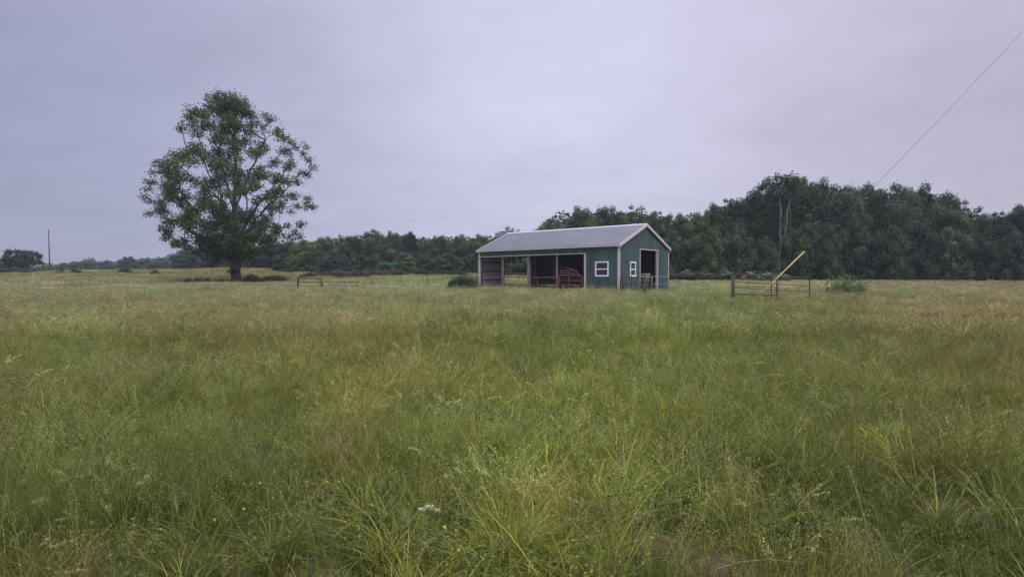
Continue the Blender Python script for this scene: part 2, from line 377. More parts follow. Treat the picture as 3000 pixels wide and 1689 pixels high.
# roof: two ribbed slopes with a ridge cap
def slope(side, under=False):
    mb = MB(); e0, e1 = -.13, BL + .13; p = .2286; prof = [(e0, 0)]; k = math.floor(e0 / p)
    while k * p < e1:
        for d, h_ in ((.145, 0), (.165, .050), (.200, .050), (.2250, 0)):
            q = k * p + d
            if e0 < q < e1: prof.append((q, h_))
        k += 1
    prof.append((e1, 0)); un = math.hypot(1, SL); ov = .12
    for dz, flip in (((-.012, True),) if under else ((0.02, False),)):
        vv = []
        for q, h_ in prof:
            hx, hz_ = -SL / un * (h_ + dz), 1 / un * (h_ + dz)
            xa, za = -ov + hx, EV - ov * SL + hz_; xb, zb = BW / 2 + hx * 0, RG + hz_
            if side: xa, xb = BW - xa, BW - xb
            vv += [(xa, q, za), (xb, q, zb)]
        ff = [(2 * i, 2 * i + 1, 2 * i + 3, 2 * i + 2) for i in range(len(prof) - 1)]
        if (side == 1) != flip: ff = [tuple(reversed(f_)) for f_ in ff]
        mb.add(vv, ff)
    return mb
roof = slope(0).build('roof', M['roof_metal'], barn); s2 = slope(1)
s2.build('rear_slope', M['roof_metal'], roof)
for sd_ in (0, 1): slope(sd_, True).build('shaded_underside', M['shaded_inner'], roof)  # roof underside, darkened by colour to deepen the shade inside
rc = MB(); rc.prism([(BW / 2 - .16, RG - .02), (BW / 2, RG + .075), (BW / 2 + .16, RG - .02), (BW / 2 + .16, RG - .035), (BW / 2, RG + .06), (BW / 2 - .16, RG - .035)], 1, -.15, BL + .15)
rc.build('ridge_cap', M['trim'], roof)
for yy in (-.155, BL + .105):
    rk = MB(); un = math.hypot(1, SL)
    for sgn in (0, 1):
        o1 = [(-.15, EV - .15 * SL - .13), (-.15, EV - .15 * SL + .055), (BW / 2, RG + .062), (BW / 2, RG - .125)]
        if sgn: o1 = [(BW - a_, b_) for a_, b_ in o1]
        rk.prism(o1, 1, yy, yy + .05)
    rk.build('rake_trim', M['trim'], barn)
for xx in (-.155, BW + .11):
    MB().box((xx, -.103, EV - .135), (xx + .045, BL + .103, EV - .03)).build('eave_trim', M['trim'], barn)
# the soffit closes the gap between eave trim and wall
for x0_, x1_ in ((-.108, -.024), (BW + .024, BW + .108)):
    MB().box((x0_, -.1, EV - .125), (x1_, BL + .1, EV - .10)).build('soffit', M['trim'], barn)
for (x0_, x1_, y0_, y1_) in ((-.03, .10, -.035, .10), (BW - .08, BW + .03, -.035, .08), (-.03, .08, BL - .10, BL + .03), (BW - .08, BW + .03, BL - .08, BL + .03)):
    MB().box((x0_, y0_, -.15), (x1_, y1_, EV - .10)).build('corner_trim', M['trim'], barn)
MB().box((-.028, S1, HD - .03), (.05, BL - .11, HD + .022)).build('header_trim', M['trim'], barn)
MB().box((-.03, S1 - .05, -.15), (.14, S1 + .10, HD - .032)).build('jamb_trim', M['trim'], barn)
dj = MB(); dj.box((GD0 - .035, -.03, -.1), (GD0 + .03, .06, DT + .03)); dj.box((GD0 + .031, -.03, DT - .03), (GD1 - .051, .06, DT + .03)); dj.box((GD1 - .05, -.032, -.1), (GD1 + .03, .13, DT + .028))
dj.build('door_trim', M['trim'], barn)
ej = MB(); ej.box((5.86, BL - .2, -.1), (5.98, BL + .03, DT - .1)); ej.box((2.5, BL - .1, -.1), (2.6, BL + .03, DT - .1)); ej.box((2.6, BL - .08, DT - .16), (5.86, BL + .026, DT - .1))
ej.build('door_trim', M['trim'], barn)
# posts: the open front and the inner rows
def post(x, y, w_, h0, mat='wood'):
    return MB().box((x - w_ / 2, y - w_ / 2, -.3), (x + w_ / 2, y + w_ / 2, h0)).build('post', M[mat], barn)
post(.10, 4.82, .10, HD + .3); post(.13, 7.26, .17, HD + .3); post(.10, 9.64, .10, HD + .3)
for yy in (2.4, 4.8, 7.2, 9.6): post(BW - .12, yy, .15, EV)
post(2.66, BL - .13, .14, EV, 'dark_wood'); post(.18, BL - .14, .14, EV, 'dark_wood')
gi = MB()
for zz in (.12, .78, 1.45, 2.10, 2.72):
    gi.box((BW - .045, .1, zz), (BW - .008, BL - .1, zz + .09))
    gi.box((.11, BL - .045, zz), (2.49, BL - .008, zz + .09))
    gi.box((.11, .008, zz), (GW0 - .02, .045, zz + .09)); gi.box((GW1 + .03, .008, zz), (GD0 - .04, .045, zz + .09)); gi.box((GD1 + .04, .008, zz), (BW - .1, .045, zz + .09))
gi.build('girts', M['dark_wood'], barn)
for yy in (.2, 2.45, 4.85, 7.25, 9.65, BL - .25):
    tr = MB(); tr.beam((.03, yy, EV - .10), (BW - .03, yy, EV - .10), .045, .15); tr.beam((.05, yy, EV - .04), (BW / 2, yy, RG - .13), .045, .14); tr.beam((BW - .05, yy, EV - .04), (BW / 2, yy, RG - .13), .045, .14)
    tr.beam((BW / 2, yy, EV - .02), (BW / 2, yy, RG - .2), .045, .10)
    tr.build('roof_truss', M['dark_wood'], barn)
# windows
def window(ax, c, a0, a1, z0, z1):
    f_ = .075
    fr = MB()
    def b(lo_s, hi_s, lo_z, hi_z, d0=-.045, d1=.03):
        fr.box(*(((c + d0, lo_s, lo_z), (c + d1, hi_s, hi_z)) if ax == 0 else ((lo_s, c + d0, lo_z), (hi_s, c + d1, hi_z))))
    b(a0, a0 + f_, z0, z1); b(a1 - f_, a1, z0, z1); b(a0 + f_, a1 - f_, z0, z0 + f_ * 1.2); b(a0 + f_, a1 - f_, z1 - f_ * 1.1, z1)
    zm = (z0 + z1) / 2 - .01; b(a0 + f_, a1 - f_, zm - .032, zm + .032)
    wo = fr.build('window', M['white_frame'], barn, bevel=.004)
    for za, zb in ((z0 + f_ * 1.2, zm - .032), (zm + .032, z1 - f_ * 1.1)):
        p = MB(); dd = .004 if za < zm - .05 else -.012
        lo, hi = ((c + dd, a0 + f_, za), (c + dd + .005, a1 - f_, zb)) if ax == 0 else ((a0 + f_, c + dd, za), (a1 - f_, c + dd + .005, zb))
        p.box(lo, hi).build('pane', M['glass'], wo)
window(0, 0, WS0, WS1, WZ0, WZ1); window(1, 0, GW0, GW1, WZ0, WZ1)
MB().box((.11, .06, -.4), (BW - .06, BL - .06, .012)).build('earth_floor', solid('packed_earth', (.10, .075, .06), .95, 0, .25, 2, .4), barn)

def BW3(t, s, z): q = barn_xy(t, s); return Vector((q[0], q[1], PAD + z))
# red hay machine under the roof
hm = empty('hay_machine', BW3(2.35, 5.3, .012), math.atan2(BB[1], BB[0]), 'red hay machine with a white lettered swoosh, parked in the open barn bay', 'farm machine')
# local x = into the barn, y = along the barn (towards its far end)
prof = [(-1.1, .55), (-1.15, 1.0), (-.98, 1.22), (-.70, 1.43), (-.3, 1.63), (.2, 1.77), (.9, 1.80), (1.25, 1.70), (1.30, .62), (.9, .45), (-.9, .42)]
MB().prism(prof, 0, 0, 1.7).build('body', M['red_paint'], hm, bevel=.03)
MB().prism([(.30, 1.66), (.0, 1.63), (-.3, 1.55), (-.55, 1.43), (-.72, 1.30), (-.74, 1.24), (-.66, 1.29), (-.5, 1.38), (-.28, 1.48), (.0, 1.575), (.3, 1.63)], 0, -.008, -.001).prism([(.85, 1.36), (.3, 1.32), (-.3, 1.29), (-.70, 1.27), (-.70, 1.24), (-.3, 1.25), (.3, 1.28), (.85, 1.32)], 0, -.008, -.001).build('stripe', M['decal'], hm)
def text(txt, size, mat, parent, mtx, shear=.25):
    c = D.curves.new('lettering', 'FONT'); c.body = txt; c.size = size; c.extrude = .002; c.shear = shear; c.offset = size * .015
    o = D.objects.new('lettering_tmp', c); COL.objects.link(o); bpy.context.view_layer.update()
    me = D.meshes.new_from_object(o.evaluated_get(bpy.context.evaluated_depsgraph_get())); D.objects.remove(o)
    me.transform(mtx); me.materials.clear(); me.materials.append(mat)
    return link('lettering', me, parent)
# text reads from the far end (left in view) to the near end: text x -> -y, text y -> z
text('NEW HOLLAND', .145, M['decal'], hm, Matrix(((0, 0, 1, -.008), (-1, 0, 0, .86), (0, 1, 0, 1.40), (0, 0, 0, 1))))
MB().box((-.10, -1.3, .36), (1.75, .95, .50)).build('chassis', M['dark_steel'], hm, bevel=.01)
MB().beam((.2, 1.1, .55), (.2, 1.75, .9), .10, .08).add([], []).build('drawbar', M['rust'], hm)
MB().box((-.06, .98, .3), (.02, 1.5, 1.75)).build('side_guard', M['red_paint'], hm, bevel=.02)
def wheel(parent, loc, r_, w_, ax=0):
    wv = MB(); prof_ = [(r_ * .62, 0), (r_ * .9, 0), (r_, w_ * .25), (r_, w_ * .75), (r_ * .9, w_), (r_ * .62, w_)]
    n = 20; vv = []; ff = []
    for k in range(n):
        a_ = 2 * math.pi * k / n
        for rr, d in prof_: vv.append((d - w_ / 2, math.cos(a_) * rr, math.sin(a_) * rr))
    m_ = len(prof_)
    for k in range(n):
        for j in range(m_): ff.append((k * m_ + j, k * m_ + (j + 1) % m_, ((k + 1) % n) * m_ + (j + 1) % m_, ((k + 1) % n) * m_ + j))
    wv.add(vv, ff, True); wo = wv.build('wheel', M['rubber'], parent, loc)
    hb = MB(); hb.tube([(-w_ * .32, 0, 0), (w_ * .32, 0, 0)], r_ * .63, 16); hb.tube([(-w_ * .5, 0, 0), (w_ * .5, 0, 0)], r_ * .2, 10); hb.build('hub', M['hub'], wo)
    return wo
wheel(hm, (-.12, -.55, .33), .34, .22); wheel(hm, (-.12, .45, .33), .34, .22)
wheel(hm, (1.8, -.05, .33), .34, .22)
# small old tractor behind the gable door
tq = BW3(5.3, 1.15, .012)
tr_ = empty('old_tractor', tq, math.atan2(BB[1], BB[0]), 'small old tractor with a rounded pale green bonnet just inside the gable doorway', 'tractor')
hp = [(-.27, .62), (-.30, .95), (-.27, 1.14), (-.16, 1.24), (0, 1.27), (.16, 1.24), (.27, 1.14), (.30, .95), (.27, .62)]
MB().prism(hp, 1, -.55, .75).build('bonnet', M['green_paint'], tr_, bevel=.02)
gl = MB()
for k in range(7): gl.box((-.2, -.575, .68 + k * .065), (.2, -.552, .71 + k * .065))
gl.build('grille', M['dark_steel'], tr_)
MB().box((-.16, -.45, .38), (.16, 1.5, .62)).build('chassis', M['dark_steel'], tr_, bevel=.02)
for sx in (-1, 1):
    wheel(tr_, (sx * .48, -.3, .30), .31, .16); wheel(tr_, (sx * .58, 1.25, .55), .56, .28)
    fe = MB(); a0_ = [(1.25 + math.cos(q) * .62, .55 + math.sin(q) * .62) for q in [R(20 + 14 * k) for k in range(11)]]; a1_ = [(1.25 + math.cos(q) * .58, .55 + math.sin(q) * .58) for q in [R(160 - 14 * k) for k in range(11)]]
    fe.prism(a0_ + a1_, 0, sx * .58 - .15, sx * .58 + .15); fe.build('fender', M['green_paint'], tr_)
    hl = MB().tube([(sx * .36, -.5, 1.0), (sx * .36, -.42, 1.0)], .07, 12).build('headlight', M['hub'], tr_)
MB().tube([(0, .8, 1.1), (0, 1.0, 1.35)], .02, 6).build('steering_column', M['dark_steel'], tr_)
swh = MB(); swh.tube([(math.cos(q) * .19, 1.0 + math.sin(q) * .17, 1.36 - math.sin(q) * .06) for q in [2 * math.pi * k / 16 for k in range(17)]], .014, 6, caps=False); swh.build('steering_wheel', M['rubber'], tr_)
MB().box((-.22, 1.35, .85), (.22, 1.75, .93)).box((-.22, 1.72, .93), (.22, 1.78, 1.2)).build('seat', M['rubber'], tr_, bevel=.02)

# ------------------------------------------------------------------ gates, panels and posts
def W(px, py, Y): return at(px, py, Y)
def rounded(pts, r_, seg=5):
    """polyline with rounded inner corners"""
    o = [Vector(pts[0])]
    for i in range(1, len(pts) - 1):
        p0, p1, p2 = map(Vector, pts[i - 1:i + 2]); a_ = (p0 - p1).normalized(); b_ = (p2 - p1).normalized()
        for k in range(seg + 1):
            q = k / seg; s_, e_ = p1 + a_ * r_, p1 + b_ * r_
            o.append(s_ * (1 - q) ** 2 + p1 * (2 * q * (1 - q)) + e_ * q ** 2)
    return o + [Vector(pts[-1])]
def pipe_gate(name, tl, tr, h_, rails, braces, rad, mat, label, cat='gate', group=None, r_=.13, twist=0, botl=0, botr=0):
    """tl, tr = top corners; h_ = height; rails = fractions down; braces = fractions along"""
    tl, tr = Vector(tl), Vector(tr); base = tl - Vector((0, 0, h_)); e_ = empty(name, base, 0, label, cat, group)
    dn = Vector((0, 0, -h_)); o = [tl - base, tr - base]
    fr = MB(); loop = rounded([o[0] + dn + Vector((0, 0, botl)), o[0], o[1], o[1] + dn + Vector((0, 0, botr))], r_)
    fr.tube(loop, rad, 8); fr.build('frame', M[mat], e_)
    for q in rails:
        a_, b_ = o[0] + dn * q, o[1] + dn * q
        MB().tube([a_, a_.lerp(b_, .5) + Vector((0, 0, -.012)), b_], rad * .72, 7).build('rail', M[mat], e_)
    for q in braces:
        a_ = o[0].lerp(o[1], q); MB().beam(a_ + Vector((0, .03, 0)), a_ + dn + Vector((0, .03, 0)), .05, .012, up=(0, 1, 0)).build('brace', M[mat], e_)
    return e_
def pipe_post(px, top, Y, rad, mat, label, group=None, lean=(0, 0)):
    p = W(px, top, Y); g_ = gz(p.x, p.y)
    o = MB().tube([(0, 0, -.3), (lean[0], lean[1], p.z - g_)], rad, 12).build('gate_post', M[mat], None, (p.x, p.y, g_))
    return tag(o, label, 'post', group)
# right hand pair
pipe_gate('farm_gate', W(2151, 801, 28.4), W(2372, 814.5, 28.9), 1.24, (.30, .52, .76, .98), (.49,), .023, 'brown_rust',
          'rusty pipe farm gate with rounded corners sagging to the right behind the yellow guy guard', group='rusty pipe gates')
pipe_gate('farm_gate', W(2151, 816.5, 28.1), W(2276, 820, 27.8), 1.05, (.32, .64, .95), (), .022, 'brown_rust',
          'short rusty rail panel fixed between two thick posts left of the yellow guy guard', group='rusty pipe gates', r_=.02)
pipe_post(2146, 807, 28.0, .058, 'brown_rust', 'thick rusty pipe post at the left end of the sagging farm gate', 'rusty gate posts')
pipe_post(2277, 810.5, 27.7, .048, 'brown_rust', 'rusty pipe post right behind the yellow guy guard', 'rusty gate posts')
# gates near the gable end
pipe_gate('farm_gate', W(1817, 811.5, 36.0), W(1889, 812.5, 35.0), 1.05, (.35, .68, .97), (.93,), .027, 'rust',
          'rusty red gate standing open in front of the near barn corner', group='rusty pipe gates')
pipe_post(1890, 805, 34.9, .065, 'rust', 'rusty post in the grass in front of the gable doorway', 'rusty gate posts')
pipe_post(1826, 806, 37.2, .045, 'dark_rust', 'short dark post beside the near barn corner trim', 'rusty gate posts')
pipe_gate('farm_gate', W(1911, 809.5, 39.3), W(1958, 810.5, 41.6), .95, (.5, .97), (), .022, 'grey_pipe',
          'short grey pipe panel against the right end of the gable wall', group='grey pipe panels', r_=.05)
pipe_gate('farm_gate', W(1876, 811.3, 38.2), W(1909, 811, 39.2), .95, (.5,), (), .020, 'grey_pipe',
          'grey pipe panel across the gable doorway in front of the old tractor', group='grey pipe panels', r_=.05)
pipe_gate('farm_gate', W(1850, 800.5, 38.0), W(1880, 799, 39.0), 1.2, (.5,), (), .016, 'dark_rust',
          'thin dark rail frame standing under the gable window', group='rusty pipe gates', r_=.04)
# gates across the open bays (just outside the posts)
pipe_gate('farm_gate', BW3(-.35, 11.6, 1.02), BW3(-.40, 4.25, .98), 1.0, (.5, .9), (.19, .75), .026, 'worn_red',
          'long rusty pipe gate across the three left bays of the barn', group='rusty pipe gates')
pipe_gate('farm_gate', BW3(-.22, 4.65, 1.13), BW3(-.24, 2.62, 1.10), 1.0, (.33, .62, .93), (.5,), .028, 'worn_red',
          'rusty pipe gate across the bay holding the red hay machine', group='rusty pipe gates')
pipe_post(1397, 808, 45.2, .07, 'dark_rust', 'dark stub post at the far left barn corner behind the bush', 'rusty gate posts')
# seen through the far doorway
fb = on(1508, 55.0)
pf = empty('feed_panel', fb, .1, 'low dark steel panel on legs on the grass seen through the open far bay', 'panel')
MB().tube([(-1.2, 0, .98), (1.25, 0, 1.0)], .045, 8).build('rail', M['dark_rust'], pf)
for xx in (-.62, .40, .80): MB().tube([(xx, 0, -.1), (xx, 0, .98)], .03, 7).build('leg', M['dark_rust'], pf)
# left hand broken gates in the meadow
pipe_post(873, 811, 45, .075, 'dark_rust', 'dark rusty post at the far left end of the fallen gates right of the oak', 'rusty gate posts')
pipe_post(942.5, 813, 44, .06, 'dark_rust', 'dark rusty post between the two fallen gates right of the oak', 'rusty gate posts', (-.03, 0))
pipe_gate('farm_gate', W(875, 815.3, 45), W(941, 815.8, 44.1), .9, (.30, .58), (.86,), .030, 'dark_rust',
          'dark rusty gate hung between two posts right of the oak', group='rusty pipe gates', r_=.03)
pipe_gate('farm_gate', W(944, 824.5, 44), W(1048, 824.8, 44.4), .70, (.45,), (.44,), .026, 'rust',
          'low rusty gate leaning in the grass right of the fallen gate posts', group='rusty pipe gates', r_=.12)
tl_ = ['pale steel fence post just right of the low leaning gate', 'thin dark fence post in the grass, second from the left of its row',
       'thin dark fence post in the grass, third from the left of its row', 'thin dark fence post nearest the bush at the barn']
for k, (px, top, Y) in enumerate(((1014.5, 810, 46), (1090.5, 815, 49), (1172.5, 815, 50), (1252.5, 813, 50))):
    p = W(px, top, Y); g_ = gz(p.x, p.y); mb = MB(); h_ = p.z - g_
    mb.box((-.026, -.005, -.3), (.026, .005, h_)); mb.box((-.005, .006, -.3), (.005, .04, h_ - .002))
    tag(mb.build('fence_post', M['grey_pipe' if k == 0 else 'dark_rust'], None, (p.x, p.y, g_)), tl_[k], 'post', 'steel fence posts')

# guy wire with its yellow guard, and the pole it runs to (beyond the right edge)
g0, g1 = W(2204, 884, 26.0), W(2353, 739.5, 26.3)
ge_ = empty('guy_anchor', (g0.x, g0.y, gz(g0.x, g0.y)), 0, 'bright yellow guard tube slanting over the foot of a guy wire', 'guy guard')
o0 = Vector(ge_.location)
gg = MB(); gg.tube([g0 - o0, g0.lerp(g1, .5) - o0, g1 - o0], [.017, .021, .025], 12); gg.build('guard', M['yellow'], ge_)
MB().tube([g1 - o0, g1 + (g1 - g0).normalized() * .04 - o0], .027, 12).build('cap', M['white_frame'], ge_)
ptop = Vector((23.2, 25.2, 12.9)); dirv = (g1 - g0).normalized()
wp = [g1 + dirv * .03, W(2560, 546, 26.2), W(2780, 318, 25.9), W(3000, 84, 25.5), ptop]
cw = MB(); cw.tube([p - ptop for p in wp], .0085, 6)
tag(cw.build('guy_wire', M['cable'], None, ptop), 'thin steel guy wire rising to the upper right of the sky', 'wire')

# far pole on the left crest
fp = on(147, 120)
pt = W(143.5, 675, 120); pp = empty('utility_pole', fp, 0, 'bare brown utility pole leaning slightly on the left crest of the meadow', 'pole')
MB().tube([(0, 0, -.5), (pt.x - fp.x, 0, pt.z - fp.z)], [.12, .085], 10).build('shaft', M['pole_wood'], pp)
MB().box((pt.x - fp.x - .10, -.10, pt.z - fp.z - .05), (pt.x - fp.x + .10, .10, pt.z - fp.z + .12)).build('cap', M['dark_rust'], pp)
#TREES

# ------------------------------------------------------------------ foliage builders
def unit(n, rng):
    v = rng.normal(size=(n, 3)); return v / np.linalg.norm(v, axis=1, keepdims=True)
def leaf_geo(P, L, rng, asp=.6, out=None, outw=.0, upw=.4, vv=None, fold=.12):
    """one folded diamond leaf per point; L = lengths"""
    n = len(P); L = np.broadcast_to(L, (n,))[:, None]
    nr = unit(n, rng); nr[:, 2] += upw
    if out is not None: nr += out * outw
    nr /= np.linalg.norm(nr, axis=1, keepdims=True)
    d = np.cross(nr, unit(n, rng)); d /= np.linalg.norm(d, axis=1, keepdims=True) + 1e-9
    s = np.cross(nr, d)
    V = np.stack([P - d * L * .5, P + s * L * asp * .5 + nr * L * fold, P + d * L * .5, P - s * L * asp * .5 + nr * L * fold], 1).reshape(-1, 3)
    F = np.arange(4 * n).reshape(n, 4)
    if vv is None: vv = rng.random(n)
    return V, F, np.repeat(vv, 4)
def cat_geo(lst):
    V = []; F = []; A = []; b = 0
    for v, f, a in lst: V.append(v); F.append(f + b); A.append(a); b += len(v)
    return np.concatenate(V), np.concatenate(F), np.concatenate(A)
def frusta(A, B, ra, rb, n):
    d = B - A; L = np.linalg.norm(d, axis=1, keepdims=True); d = d / np.maximum(L, 1e-6)
    ref = np.where(np.abs(d[:, :1]) < .8, np.array([[1., 0, 0]]), np.array([[0, 1., 0]]))
    a = np.cross(d, ref); a /= np.linalg.norm(a, axis=1, keepdims=True); b = np.cross(d, a)
    an = np.arange(n) * 2 * math.pi / n; c, s = np.cos(an), np.sin(an)
    ring = a[:, None, :] * c[None, :, None] + b[:, None, :] * s[None, :, None]
    V = np.concatenate([A[:, None] + ring * ra[:, None, None], B[:, None] + ring * rb[:, None, None]], 1)
    m = len(A); k = np.arange(n); k2 = (k + 1) % n
    F = np.stack([k, k2, k2 + n, k + n], 1)[None] + (np.arange(m) * 2 * n)[:, None, None]
    return V.reshape(-1, 3), F.reshape(-1, 4)
def clump_tree(limbs, clumps, rng, tip=.010, expo=.5, sprigs=(11, 17), leaves_per=(9, 15), leafL=.15, sprig_r=.17, trunk_r=None, trunk_top=2.5, fill=.8):
    """limbs: polylines; clumps: (x, y, z, r). Twigs find their way from the limbs to every clump, leaves sit round the twig ends."""
    pos = []; par = []; pl = []
    def addn(p, pa):
        pos.append(np.array(p, float)); par.append(pa); pl.append(0 if pa < 0 else pl[pa] + np.linalg.norm(pos[-1] - pos[pa])); return len(pos) - 1
    for li, lb in enumerate(limbs):
        lb = [np.array(p, float) for p in lb]
        if li == 0: last = addn(lb[0], -1)
        else:
            q = np.array(pos); last = int(np.argmin(np.linalg.norm(q - lb[0], axis=1)))
        for a, b in zip(lb[:-1], lb[1:]):
            m = max(1, int(np.linalg.norm(b - a) / .55))
            for k in range(1, m + 1):
                last = addn(a + (b - a) * k / m + rng.normal(size=3) * .06 * (k < m), last)
    cl = np.array(clumps); root = np.array(limbs[0][-1]) if len(limbs[0]) < 3 else np.array(limbs[0][1])
    order = np.argsort(np.linalg.norm(cl[:, :3] - root, axis=1)); sprig = []
    for ci in order:
        c = cl[ci, :3]; r = cl[ci, 3]; q = np.array(pos); dd = np.linalg.norm(q - c, axis=1)
        cost = dd + .22 * np.array(pl) + 1.1 * np.maximum(0, q[:, 2] - c[2] + .2) + 3 * (q[:, 2] < trunk_top * .8)
        s = int(np.argmin(cost)); A = pos[s]; m = max(1, int(dd[s] / .5)); last = s; chain = [s]
        for k in range(1, m + 1):
            t = k / m; p = A + (c - A) * t; p[2] -= .10 * dd[s] * math.sin(math.pi * t) * .5
            last = addn(p + rng.normal(size=3) * .07 * (k < m), last); chain.append(last)
        ns = int(rng.integers(*sprigs) * min(1.6, max(.35, (r / .65) ** 1.7)))
        for _ in range(ns):
            v = unit(1, rng)[0] * np.array([1, 1, .85]); p = c + v * r * rng.random() ** .45
            e = chain[-1] if rng.random() < .7 else chain[max(0, len(chain) - 2)]
            mid = pos[e] * .45 + p * .55 + rng.normal(size=3) * .05
            sprig.append((addn(p, addn(mid, e)), r))
    pos_ = np.array(pos); par_ = np.array(par); cnt = np.zeros(len(pos))
    for i, _ in sprig: cnt[i] = 1
    for i in range(len(pos) - 1, 0, -1): cnt[par_[i]] += max(cnt[i], .5) if cnt[i] == 0 else cnt[i]
    rad = tip * np.maximum(cnt, 1) ** expo
    if trunk_r: rad *= trunk_r / rad[1]; rad = np.maximum(rad, .007)
    # root flare
    fl = np.clip(1 - (pos_[:, 2] - pos_[0, 2]) / 1.0, 0, 1); rad = rad * (1 + .35 * fl ** 2 * (rad > .15))
    i = np.arange(1, len(pos)); A, B = pos_[par_[i]], pos_[i]; rb = rad[i]; ra = np.minimum(rad[par_[i]], rb * 1.35)
    out = []
    for lo, hi, n in ((.06, 9, 9), (.02, .06, 5), (0, .02, 3)):
        m = (rb >= lo) & (rb < hi)
        if m.any(): v, f = frusta(A[m], B[m], ra[m], rb[m], n); out.append((v, f, np.zeros(len(v))))
    tv, tf, _ = cat_geo(out)
    P = []; vv = []
    cen = cl[:, :3].mean(0)
    for i, r in sprig:
        k = rng.integers(*leaves_per); c = pos_[i]; base = rng.random() * .55
        P.append(c + rng.normal(size=(k, 3)) * sprig_r * np.array([1, 1, .75])); vv.append(np.clip(base + rng.random(k) * .45, 0, 1))
    P = np.concatenate(P); vv = np.concatenate(vv)
    o = P - cen; o /= np.linalg.norm(o, axis=1, keepdims=True)
    lv, lf, la = leaf_geo(P, leafL * (.7 + .6 * rng.random(len(P))), rng, .62, o, .35, .5, vv)
    return (tv, tf), (lv, lf, la)

# ------------------------------------------------------------------ the lone oak
rng = np.random.default_rng(11)
ob = on(693, 58.0); Z2 = 2.338; mpz = 58.0 / FPX / Z2       # metres per pixel of the enlarged crown study
def oz(x, y, d=0.): return np.array([(x - 717) * mpz, d, (1372 - y) * mpz])
raw = '''620 120 70,700 110 70,770 140 70,600 170 60,660 190 70,800 170 45,430 190 60,380 215 35,330 265 40,490 200 40,440 270 45,350 300 25,510 350 45,600 260 60,640 330 60,560 330 40,720 260 50,780 300 45,720 340 45,
930 220 50,900 290 45,955 285 35,1040 350 50,1100 370 45,1130 405 30,1000 420 40,1215 425 26,1230 500 30,1235 570 30,1180 462 16,1200 610 22,1060 450 35,920 420 40,900 500 38,960 500 35,1030 530 40,1140 560 45,1170 600 35,
380 430 50,350 480 45,450 430 50,400 530 55,470 520 55,300 540 45,240 560 45,180 600 30,110 650 30,150 665 22,270 620 55,200 680 50,340 640 55,430 630 55,500 610 50,80 780 30,60 765 16,150 800 35,130 720 24,220 760 55,300 740 55,380 740 55,460 720 55,540 700 50,
180 870 38,120 885 16,260 850 55,350 840 55,440 820 55,520 800 55,600 600 50,570 480 45,640 470 55,700 420 50,770 420 40,830 450 28,650 560 55,700 600 50,600 700 50,850 540 38,870 620 38,790 590 38,760 680 45,840 700 38,940 620 35,1000 640 40,1060 620 45,
1090 680 45,1150 690 38,1060 750 42,980 720 45,920 760 50,860 800 50,1000 790 38,1100 770 20,1195 757 24,1215 820 18,1150 820 26,1190 832 14,1060 855 20,1000 868 18,240 930 45,320 930 55,220 990 28,260 1030 40,230 1060 28,300 1000 42,380 960 55,330 1100 38,
400 1070 55,460 1000 55,380 1140 36,300 1090 24,480 1100 55,560 1060 65,540 980 65,560 1150 55,450 1160 32,640 960 65,700 1030 75,620 1080 65,760 920 65,820 880 50,700 880 65,600 880 55,520 900 55,830 960 50,780 1060 65,850 1080 55,700 1120 65,760 1150 55,850 1150 45,
640 1180 50,600 1215 34,560 1215 25,900 1060 40,960 965 38,940 1020 42,1000 1000 48,1030 1070 52,980 1120 42,1090 1040 38,1140 1020 34,1130 967 22,1185 977 16,1190 1040 14,1050 955 22,900 1130 42,820 1200 34,880 1180 30,930 1160 28,480 1190 22'''
clumps = []
for tok in raw.replace('\n', '').split(','):
    x, y, r = map(float, tok.split()); c = oz(x, y); hw = np.interp(y, [60, 200, 400, 600, 800, 950, 1100, 1230], [1.2, 3.2, 4.6, 6.6, 7.2, 6.6, 5.2, 1.8])
    dmax = math.sqrt(max(.3, hw ** 2 - min(c[0] ** 2, hw ** 2 * .97)))
    cen = 1 - min(1, abs(c[0]) / hw); k = 1 + int(cen > .30) + int(cen > .62 and rng.random() < .7) + int(cen > .8 and y > 850)
    for j in range(k):
        dy = (rng.random() * 2 - 1) * dmax if k == 1 else dmax * (-.9 + 1.8 * (j + rng.random() * .7) / k)
        clumps.append((c[0] * .975 + rng.normal() * .1, dy * .97, 2.2 + (c[2] - 2.2) * .975 + rng.normal() * .1, r * mpz * .97))
